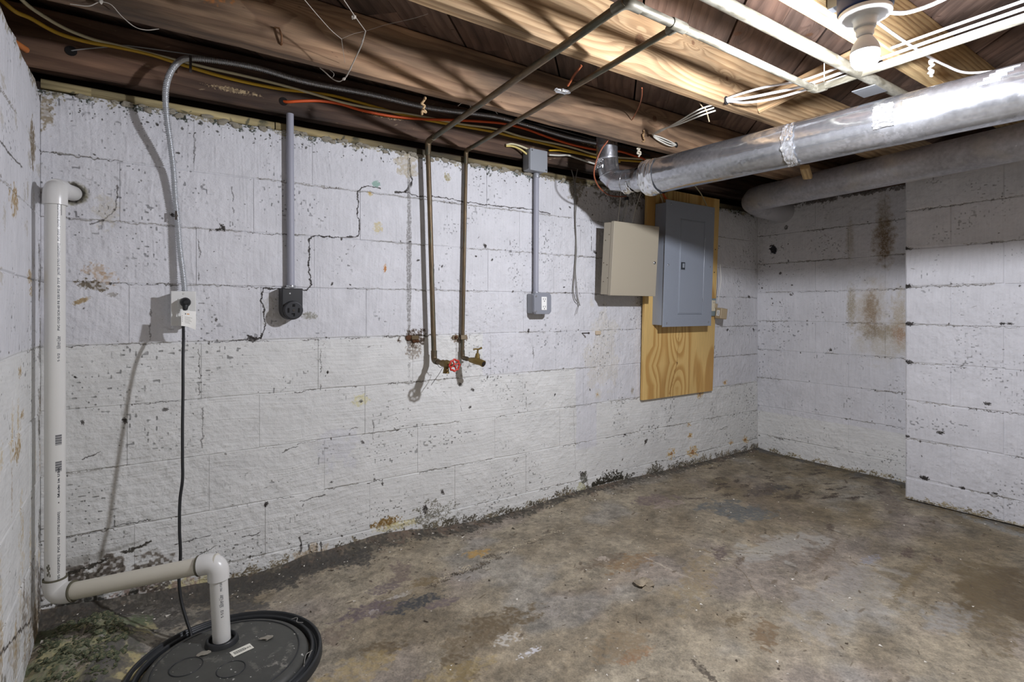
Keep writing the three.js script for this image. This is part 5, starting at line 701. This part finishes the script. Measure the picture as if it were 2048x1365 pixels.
['topmost of the white cables hung on a nail below the pine joist', 'middle white cable hung on a nail below the pine joist', 'lowest white cable hung on a nail below the pine joist'].forEach((l, i) => {
  const d = V(0.004 * i, -0.011 * i, 0.004 * i), s = V(0, -0.0125 * i, 0.004 * i);
  cable('electrical_cable', l, [nail.clone().add(V(0.03, 0.012, 0.03)).add(d), nail.clone().add(d), nail.clone().lerp(st2, 0.4).add(V(0, -0.006 * i - 0.004, 0)), st2.clone().lerp(nail, 0.2).add(V(-0.012, -0.012 + 0.004 * i, 0.0)), st2.clone().add(d.clone().multiplyScalar(0.5)).add(V(0, 0, 0.006)), st2.clone().lerp(hole2, 0.3).add(s).add(V(0, 0, 0.012)), st2.clone().lerp(hole2, 0.65).add(s).add(V(0, 0, 0.012)), hole2.clone().add(V(-0.004, 0, 0.004)), hole2.clone().add(V(0.002, 0, -0.006))], 0.003, nmWhite, { n: 60, group: 'white cables on the nail' });
});
cable('electrical_cable', 'thick white cable leaving the lamp box toward the upper right', [V(1.53, 1.76, 1.62), V(1.545, 1.757, 1.635), V(1.57, 1.752, 1.66), V(1.6, 1.76, 1.70), V(1.63, 1.78, 1.76), V(1.67, 1.80, 1.86), V(1.7, 1.82, 2.05)], 0.0055, whiteM, { n: 60 });
cable('electrical_cable', 'thin white cable hanging from the lamp box down behind the pale pipes', [V(1.53, 1.762, 1.605), V(1.545, 1.76, 1.6), V(1.66, 1.79, 1.57), V(1.9, 1.80, 1.56), V(2.14, 1.80, 1.57), V(2.22, 1.785, 1.6), V(2.28, 1.783, 1.66), V(2.345, 1.785, 1.72)], 0.004, whiteM, { n: 80 });
// nails, ties, clips
{ const t = thing('bent_nail', 'bent nail holding white cables under the pine joist', 'nail'); part('shank', sweep(spline([nail.clone().add(V(-0.006, 0.022, 0)), nail.clone().add(V(0.004, 0.004, 0.008)), nail.clone().add(V(0.012, -0.0, 0.012)), nail.clone().add(V(0.026, -0.05, 0.02))], 16), 0.0024, 6), std(0xa8987c, 0.6, 0.5), t); }
{ const t = thing('bent_nail', 'bent nail on the brown joist left of the cobwebs', 'nail'); const a = onZ(558, 56, 0.495), b = onZ(563, 86, 0.49); part('shank', [sweep([a.clone().add(V(-0.012, 0.0, -0.004)), a, a.clone().lerp(b, 0.5).add(V(0.003, 0, 0.004)), b], 0.0028, 6), rod(b, b.clone().add(V(0.0, -0.003, -0.01)), 0.004, 6)], std(0x7a5638, 0.7, 0.4), t); }
function knot(name, label, at, s, mat, cat) { const t = thing(name, label, cat, [at.x, at.y, at.z]); const p = []; seed(s * 100); for (let i = 0; i < 14; i++) p.push(V(rr(-0.011, 0.011), 0.028 - i * 0.0042 + rr(-0.006, 0.006), rr(-0.007, 0.008))); part('cord', sweep(spline(p, 90), 0.0042, 7), mat, t); return t; }
const twineM = std(0xb79a72, 0.9);
knot('twine_knot', 'knotted twine hanging from the brown joist above the orange cable', onZ(848, 212, 0.47), 1, twineM, 'twine');
knot('twine_knot', 'knotted tan twine stub on the brown joist near the white cables', onZ(1286, 272, 0.492), 2, std(0x9a7c58, 0.9), 'twine');
knot('twine_knot', 'pale cord loop hanging by the shiny duct elbow', onZ(1279, 302, 0.43), 3, std(0xc9c1ae, 0.9), 'twine');
knot('twine_knot', 'small white cord loop dangling from the boards right of the bulb', onX(1862, 135, 2.1), 4, std(0xe2ddd2, 0.9), 'twine');
{ const t = thing('copper_strap', 'short copper strap with a foil scrap on the thin water pipe', 'strap'); part('strap', sweep([onZ(1163, 131, 0.93), onZ(1150, 148, 0.9), onZ(1135, 172, 0.86)], 0.004, 6), brownWire, t); part('foil', lump(0.022, 2, 0.7, 4, 1.3, 0.35, 0.6), tapeM, t).position.copy(onZ(1125, 183, 0.84)); }
cable('electrical_wire', 'short brown wire hanging in front of the dark boards left of the knot joist', pathZ([[1284, 176, 0.95], [1283, 195, 0.8], [1276, 218, 0.6], [1264, 240, 0.49]]), 0.0022, brownWire, { n: 30, cat: 'wire' });
// rusty clip and old fastenings left in the wall
{ const t = thing('rusty_clamp', 'rusty pipe clamp stump set in a dark stain on the back wall', 'clamp', onZ(827, 676, 0.004).toArray()); part('stub', box(0.034, 0.018, 0.016, 0.004, 0.001, 0.004, 0.003), std(0x6a5a42, 0.8, 0.3), t); part('crust', lump(0.017, 2, 0.6, 2, 1.2, 0.7, 0.5), rustM, t).position.set(-0.016, 0.001, 0); part('crust', lump(0.014, 2, 0.6, 7, 1.3, 0.8, 0.5), rustM, t).position.set(0.01, -0.012, 0); }
{ const t = thing('wall_plug', 'tan plug stub left in the joint below the beige cabinet', 'plug', onZ(1196, 666, 0.004).toArray()); part('stub', box(0.038, 0.022, 0.012, 0, 0, 0, 0.004), std(0xc4b39a, 0.8), t); }
{ const a = onZ(1164, 667, 0.0), t = thing('masonry_nail', 'dark nail sticking out of the joint below the beige cabinet', 'nail'); part('shank', rod(a, a.clone().add(V(0.008, 0.002, 0.045)), 0.003, 7), ironM, t); part('head', lump(0.006, 1, 0.2, 1), ironM, t).position.copy(a.clone().add(V(0.008, 0.002, 0.045))); }
// cobwebs: thick dusty threads and fine ones
const webM = new THREE.MeshStandardMaterial({ color: 0xa8a196, roughness: 1 });
{
  const w = (u, v, z) => onZ(u, v, z);
  solo('cobweb', mergeGeometries([sweep(spline([w(684, -6, 0.93), w(700, 18, 0.85), w(715, 40, 0.78), w(731, 62, 0.7)], 24), 0.0011, 5), sweep(spline([w(731, 62, 0.7), w(722, 92, 0.64), w(706, 126, 0.58), w(697, 145, 0.55), w(690, 156, 0.53), w(678, 163, 0.51), w(664, 157, 0.5), w(650, 144, 0.49), w(640, 136, 0.485)], 50), (i, s) => 0.0014 + 0.0011 * vn(s * 60, 3), 6), sweep(spline([w(731, 62, 0.7), w(728, 74, 0.68), w(724, 82, 0.66)], 10), 0.0018, 5), sweep(spline([w(664, 157, 0.5), w(668, 148, 0.5), w(660, 140, 0.49)], 10), 0.0009, 4), lump(0.006, 1, 0.6, 3).translate(...w(707, 34, 0.8).toArray()), lump(0.005, 1, 0.6, 4).translate(...w(688, 158, 0.53).toArray())].map(flat)), webM, 'thick dusty cobweb strand drooping below the brown joist', 'cobweb');
  solo('cobweb', mergeGeometries([sweep(spline([w(606, -4, 0.9), w(640, 36, 0.8), w(664, 62, 0.72), w(683, 78, 0.66)], 24), 0.0009, 5), sweep(spline([w(683, 78, 0.66), w(686, 100, 0.58), w(690, 126, 0.5)], 12), 0.0006, 4), sweep(spline([w(683, 78, 0.66), w(706, 68, 0.68), w(731, 62, 0.7), w(770, 50, 0.78), w(830, 36, 0.9), w(855, 28, 0.95)], 30), 0.0005, 4)].map(flat)), webM, 'fine cobweb threads between the brown joist and the pine joist', 'cobweb');
  solo('cobweb', mergeGeometries([sweep(spline([w(140, 8, 0.5), w(178, 12, 0.5), w(200, 4, 0.5), w(220, 8, 0.5), w(245, 34, 0.48), w(270, 54, 0.47), w(292, 60, 0.46), w(318, 58, 0.46)], 50), (i, s) => 0.0008 + 0.0007 * vn(s * 70, 5), 5), lump(0.006, 1, 0.7, 8).translate(...w(202, 3, 0.5).toArray())].map(flat)), webM, 'cobweb strand on the brown joist at the upper left', 'cobweb');
  solo('cobweb', mergeGeometries([sweep(spline([w(916, 212, 0.3), w(924, 206, 0.32), w(938, 208, 0.3), w(944, 222, 0.25)], 24), 0.0016, 5), sweep(spline([w(940, 214, 0.26), w(962, 214, 0.24), w(984, 216, 0.24), w(995, 228, 0.2)], 24), 0.0014, 5)].map(flat)), webM, 'dusty cobweb tuft where the thick water pipe crosses the silver conduit', 'cobweb');
}

// =================================================================== SUMP AND ITS DISCHARGE PIPE
{
  const SX = 0.2, SZ = 0.51, bl = std(0x26282a, 0.42);
  const lidP = new Paint(-0.25, -0.25, 0.5, 0.5, 768, 768).fill((x, y, q) => { const a = fbm(x * 9 + 3, y * 9, 4), b = fbm(x * 40, y * 40, 3), k = 0.9 + 0.25 * a + 0.12 * b; q[0] = 64 * k; q[1] = 64 * k; q[2] = 60 * k; q[3] = (a - 0.5) * 0.002 + (b - 0.5) * 0.0006; }); seed(12); lidP.flecks(130, -0.2, -0.2, 0.2, 0.2, 0.0012, 0.004, [206, 204, 196], 0.95); for (let i = 0; i < 16; i++) lidP.blob(rr(-0.18, 0.18), rr(-0.18, 0.18), rr(0.01, 0.03), rr(0.004, 0.01), [112, 110, 102], 0.6, { rot: rr(0, 3), rag: 1.5, grain: 0.7 });
  for (let i = 0; i < 3; i++) lidP.blob(0.1 + i * 0.014, 0.1 + (i % 2) * 0.01, 0.02, 0.006, [140, 136, 126], 0.7, { rot: i, rag: 1.4, grain: 0.7 });
  const bas = thing('sump_basin', 'round black sump pit rim and lid in the floor by the left corner', 'sump', [SX, 0, SZ]); const bp = [[0.218, 0.0], [0.219, 0.014], [0.224, 0.018], [0.229, 0.014], [0.231, 0.004], [0.239, 0.004], [0.241, 0.016], [0.245, 0.02], [0.250, 0.016], [0.252, 0.0], [0.252, -0.03], [0.218, -0.03], [0.218, 0.0]]; part('rim', lathe(bp.map(p => [p[0], p[1] + 0.006]), 96), bl, bas);
  const lid = new THREE.Group(); lid.name = 'lid'; lid.position.set(0, 0.004, 0.01); bas.add(lid);
  const hx = -0.006, hz = -0.088, HR = 0.034;
  const lp = [[0, 0.031], [0.05, 0.031], [0.1, 0.031], [0.15, 0.03], [0.19, 0.028], [0.202, 0.024], [0.209, 0.016], [0.212, 0.004], [0.212, -0.004], [0, -0.004]]; const g = lathe(lp, 96), p = g.attributes.position, u = g.attributes.uv; for (let i = 0; i < p.count; i++) { const x = p.getX(i), z = p.getZ(i); if (p.getY(i) > 0.02) p.setY(i, p.getY(i) + 0.003 * (fbm(x * 8, z * 8, 2) - 0.5)); u.setXY(i, (x + 0.25) / 0.5, (z + 0.25) / 0.5); } g.computeVertexNormals(); part('plate', g, lidP.mat(0.5, 0.006), lid);
  // raised collar and dark opening round the pipe, moulded rings
  const col = lathe([[0.0345, 0.0], [0.0345, 0.014], [0.038, 0.016], [0.042, 0.012], [0.045, 0.0]], 40); col.translate(hx, 0.031, hz); part('pipe_collar', col, bl, lid); const hole = cyl(0.0345, 0.0345, 0.004, 32); hole.translate(hx, 0.0325, hz); part('opening', hole, std(0x050505, 0.9), lid);
  const ribs = []; for (const [x, z, r] of [[-0.10, -0.02, 0.04], [0.0, 0.06, 0.035]]) { const ring = []; for (let i = 0; i <= 40; i++) { const a = i / 40 * Math.PI * 2; ring.push(V(x + r * Math.cos(a), 0.0312, z + r * Math.sin(a))); } ribs.push(sweep(ring, 0.0016, 6, { caps: false })); } const ring = []; for (let i = 0; i <= 80; i++) { const a = i / 80 * Math.PI * 2; ring.push(V(0.185 * Math.cos(a), 0.0285, 0.185 * Math.sin(a))); } ribs.push(sweep(ring, 0.0022, 6, { caps: false })); part('moulded_ring', ribs, bl, lid);
  const tx = canvasTex(256, 128, (c, w, h) => { c.fillStyle = '#e8e6d8'; c.fillRect(0, 0, w, h); c.fillStyle = '#25231f'; let x = 30; for (let i = 0; i < 22; i++) { const b = 2 + (i * 7 % 4); c.fillRect(x, 34, b, 60); x += b + 2 + (i * 5 % 3); } c.font = 'bold 44px sans-serif'; c.fillText('A03', 164, 84); });
  const lab = box(0.056, 0.001, 0.03); part('barcode_label', lab, new THREE.MeshStandardMaterial({ map: tx, roughness: 0.6 }), lid, 'white barcode label').position.set(0.036, 0.0325, -0.012); lid.children[lid.children.length - 1].rotation.y = 0.25;
  for (const [x, z, s] of [[-0.055, -0.055, 1], [0.11, -0.03, 2]]) { const d = lump(0.012, 2, 0.9, s + 6, 1.5, 0.25, 0.8); part('dust_clump', d, std(0x8d887c, 1), lid).position.set(x, 0.034, z); }
  part('cobweb_loop', sweep(spline([V(0.19, 0.03, -0.1), V(0.205, 0.034, -0.09), V(0.2, 0.03, -0.075), V(0.215, 0.03, -0.06)], 20), 0.0012, 5), std(0x8f8d86, 1), lid); part('cobweb_loop', sweep(spline([V(0.19, 0.022, 0.11), V(0.2, 0.03, 0.1), V(0.205, 0.02, 0.085), V(0.19, 0.02, 0.09), V(0.17, 0.018, 0.14)], 24), 0.0012, 5), std(0x8f8d86, 1), lid);
}
{
  const t = thing('discharge_pipe', 'white plastic sump discharge pipe rising along the left corner to a wall hole', 'pipe');
  const pvc = std(0xd9d8d4, 0.3); const A = V(-0.207, 1.364, 0.18), Bp = V(-0.207, 0.184, 0.18), Cc = V(0.186, 0.262, 0.405), Dd = V(0.196, 0.0, 0.425), HC = onZ(145, 387, 0), W0 = HC.clone().add(HC.clone().sub(A).multiplyScalar(0.35));
  const prt = canvasTex(512, 2048, (g, w, h) => {
    g.fillStyle = '#dad9d4'; g.fillRect(0, 0, w, h); g.fillStyle = '#2e3036'; g.save(); g.translate(w * 0.5, h); g.rotate(-Math.PI / 2); g.textBaseline = 'middle';
    const k = h / 1.12, T = (str, y, size, f, len) => { g.font = f; g.save(); g.translate((y - 0.204) * k, 0); const wd = g.measureText(str).width; g.scale(len * k / wd, 1); g.fillText(str, 0, 0); g.restore(); };
    const B = 'bold 26px sans-serif'; T('1785-1502(PIPE)]  PVC-DWV  [ASTM D2665]', 0.225, 26, B, 0.2); for (let i = 0; i < 5; i++) g.fillRect((0.245 + i * 0.022) * k, -4, 7, 8);
    for (const m of [0.335, 0.41]) for (let i = 0; i < 13; i++) g.fillRect(m * k + i * 4.2, -26, 1.4 + (i % 3), 52); T('Made in USA', 0.465, 24, B, 0.085); T('1-1/2', 0.849, 26, B, 0.024); T('Silver-Line', 0.885, 34, 'italic bold 40px serif', 0.036); T('PVC-1120 SCH-40 PR 330 PSI @ 73°F', 0.937, 26, B, 0.15); T('[ASTM D1785-1502(PIPE)]', 1.094, 26, B, 0.09); T('PVC-DWV', 1.19, 26, B, 0.034); T('[ASTM D2665(PIPE)]', 1.23, 26, B, 0.07); g.restore();
    g.strokeStyle = '#4a4a4c'; g.lineWidth = 5; g.beginPath(); g.moveTo(w * 0.52, 0); g.lineTo(w * 0.545, 60); g.lineTo(w * 0.545, 110); g.stroke(); g.fillStyle = '#6b675a'; for (let i = 0; i < 7; i++) g.fillRect(w * (0.36 - i * 0.01), h - 90 - (i * 37 % 60), 10 + i * 2, 14);
  });
  const pm = new THREE.MeshStandardMaterial({ map: prt, roughness: 0.3 });
  const pg = sweep([Bp.clone().add(V(0, 0.02, 0)), Bp.clone().lerp(A, 0.5), A.clone().add(V(0, -0.02, 0))], 0.0242, 40, { up: V(-0.42, 0, -0.9), caps: false }); { const u = pg.attributes.uv; let mx = 0; for (let i = 0; i < u.count; i++) mx = Math.max(mx, u.getY(i)); for (let i = 0; i < u.count; i++) u.setY(i, u.getY(i) / mx); }
  part('pipe', pg, pm, t, 'upright pipe with black print');
  const elb = (a, c, b, name = 'elbow') => { const da = a.clone().sub(c).normalize(), db = b.clone().sub(c).normalize(); part(name, [sweep(filleted([c.clone().addScaledVector(da, 0.05), c, c.clone().addScaledVector(db, 0.05)], 0.034, 10), 0.0292, 32)], pvc, t); };
  elb(Bp, A, W0); part('pipe', rod(A, W0, 0.0242, 32), pvc, t); elb(A, Bp, Cc); part('pipe', rod(Bp, Cc, 0.0242, 32), std(0xd0cbbc, 0.35), t, 'sloping pipe, slightly yellowed'); elb(Bp, Cc, Dd);
  const pr2 = canvasTex(256, 512, (g, w, h) => { g.fillStyle = '#d8d7d2'; g.fillRect(0, 0, w, h); g.fillStyle = '#2e3036'; g.save(); g.translate(w * 0.5, h); g.rotate(-Math.PI / 2); g.textBaseline = 'middle'; const T = (str, x, f, len) => { g.font = f; g.save(); g.translate(x, 0); g.scale(len / g.measureText(str).width, 1); g.fillText(str, 0, 0); g.restore(); }; T('1-1/2', 235, 'bold 16px sans-serif', 48); T('Silver-Line', 300, 'italic bold 24px serif', 76); T('PVC-1120 SCH-40 PR', 400, 'bold 15px sans-serif', 112); g.restore(); });
  const pg2 = sweep([Dd, Cc.clone().lerp(Dd, 0.5), Cc.clone().lerp(Dd, 0.1)], 0.0242, 32, { up: V(-0.1, 0, -1), caps: false }); { const u = pg2.attributes.uv; let mx = 0; for (let i = 0; i < u.count; i++) mx = Math.max(mx, u.getY(i)); for (let i = 0; i < u.count; i++) u.setY(i, u.getY(i) / mx); } part('pipe', pg2, new THREE.MeshStandardMaterial({ map: pr2, roughness: 0.3 }), t, 'short down pipe with black print');
  const dg = std(0x5e5a4a, 0.9), d = Cc.clone().sub(Bp).normalize(); const rg = q => rod(Bp.clone().addScaledVector(d, q), Bp.clone().addScaledVector(d, q + 0.004), 0.0296, 28); part('cement_ring', [rg(0.05)], dg, t); part('cement_ring', [rg(Bp.distanceTo(Cc) - 0.056)], dg, t); part('cement_ring', [rod(Bp.clone().add(V(0, 0.047, 0)), Bp.clone().add(V(0, 0.051, 0)), 0.0294, 28)], dg, t);
}

// =================================================================== LOOSE STUFF ON THE FLOOR
{
  const P = new Paint(0, 0, 0.3, 0.3, 256, 256).fill((x, y, q) => { const a = fbm(x * 30, y * 30, 4), k = 0.75 + a * 0.5; q[0] = 148 * k; q[1] = 136 * k; q[2] = 116 * k; q[3] = (a - 0.5) * 0.004; });
  const c = onY(1291, 1168, 0.0); const l = solo('concrete_lump', lump(0.038, 4, 0.95, 5.3, 1.25, 0.3, 0.8), P.mat(0.9, 0.008), 'rough flat lump of concrete on the middle of the floor', 'rubble'); l.position.set(c.x, floorH(c.x, c.z) + 0.004, c.z); l.rotation.y = 0.4;
  const P2 = new Paint(0, 0, 0.4, 0.4, 512, 512).fill((x, y, q) => { const a = fbm(x * 22, y * 22, 5), b = fbm(x * 60 + 4, y * 60, 3), t = sst(0.42, 0.62, a), k = 0.7 + 0.6 * b; q[0] = mix(108, 156, t) * k; q[1] = mix(118, 152, t) * k; q[2] = mix(90, 118, t) * k; q[3] = (b - 0.5) * 0.006; }); const m2 = P2.mat(0.95, 0.012);
  const g = []; seed(91); for (let i = 0; i < 700; i++) { const a = rr(0, 6.28), r = Math.sqrt(rnd()), x = -0.14 + 0.11 * r * Math.cos(a), z = 0.25 + 0.2 * r * Math.sin(a); if (x < XL + 0.02 || Math.hypot(x - 0.2, z - 0.51) < 0.27) continue; const s = 0.002 + 0.008 * rnd() ** 3, q = lump(s, 1, 0.5, i, rr(0.8, 1.5), rr(0.4, 0.7), rr(0.8, 1.4)); q.rotateY(rr(0, 3)); q.translate(x, floorH(x, z) + s * 0.1, z); g.push(flat(q)); }
  const o = solo('rubble_heap', mergeGeometries(g), m2, 'heap of green and tan mossy rubble in the left corner beside the sump', 'rubble'); o.userData.kind = 'stuff';
  const crumbs = (n, mat, label, sd, f) => { seed(sd); const gs = []; for (let i = 0; i < n; i++) { const [x, z] = f(i); if (Math.hypot(x - 0.2, z - 0.51) < 0.26 || x > XP && z > ZP) continue; const s = rr(0.0012, 0.0045) * (rnd() < 0.1 ? 1.8 : 1); const q = new THREE.TetrahedronGeometry(s, 0); q.scale(rr(0.8, 2.2), 0.45, rr(0.7, 1.4)); q.rotateY(rr(0, 6)); q.translate(x, floorH(x, z) + s * 0.2, z); gs.push(flat(q)); } const o = solo('floor_debris', mergeGeometries(gs), mat, label, 'debris'); o.userData.kind = 'stuff'; };
  crumbs(420, std(0xd8d2c6, 0.9), 'white paint flakes and crumbs scattered over the concrete floor', 5, i => i % 3 ? [rr(XL + 0.02, XR - 0.02), rr(0.02, 2.1)] : [rr(XL + 0.02, XR - 0.02), 0.03 + 0.12 * rnd() ** 2]);
  crumbs(420, std(0x4a4034, 0.95), 'dark dirt crumbs scattered over the concrete floor', 6, i => i % 2 ? [rr(XL + 0.02, XR - 0.02), rr(0.02, 2.1)] : [rr(0.4, 2.2), 0.02 + 0.14 * rnd() ** 2]);
}
renderer.render(scene, camera);
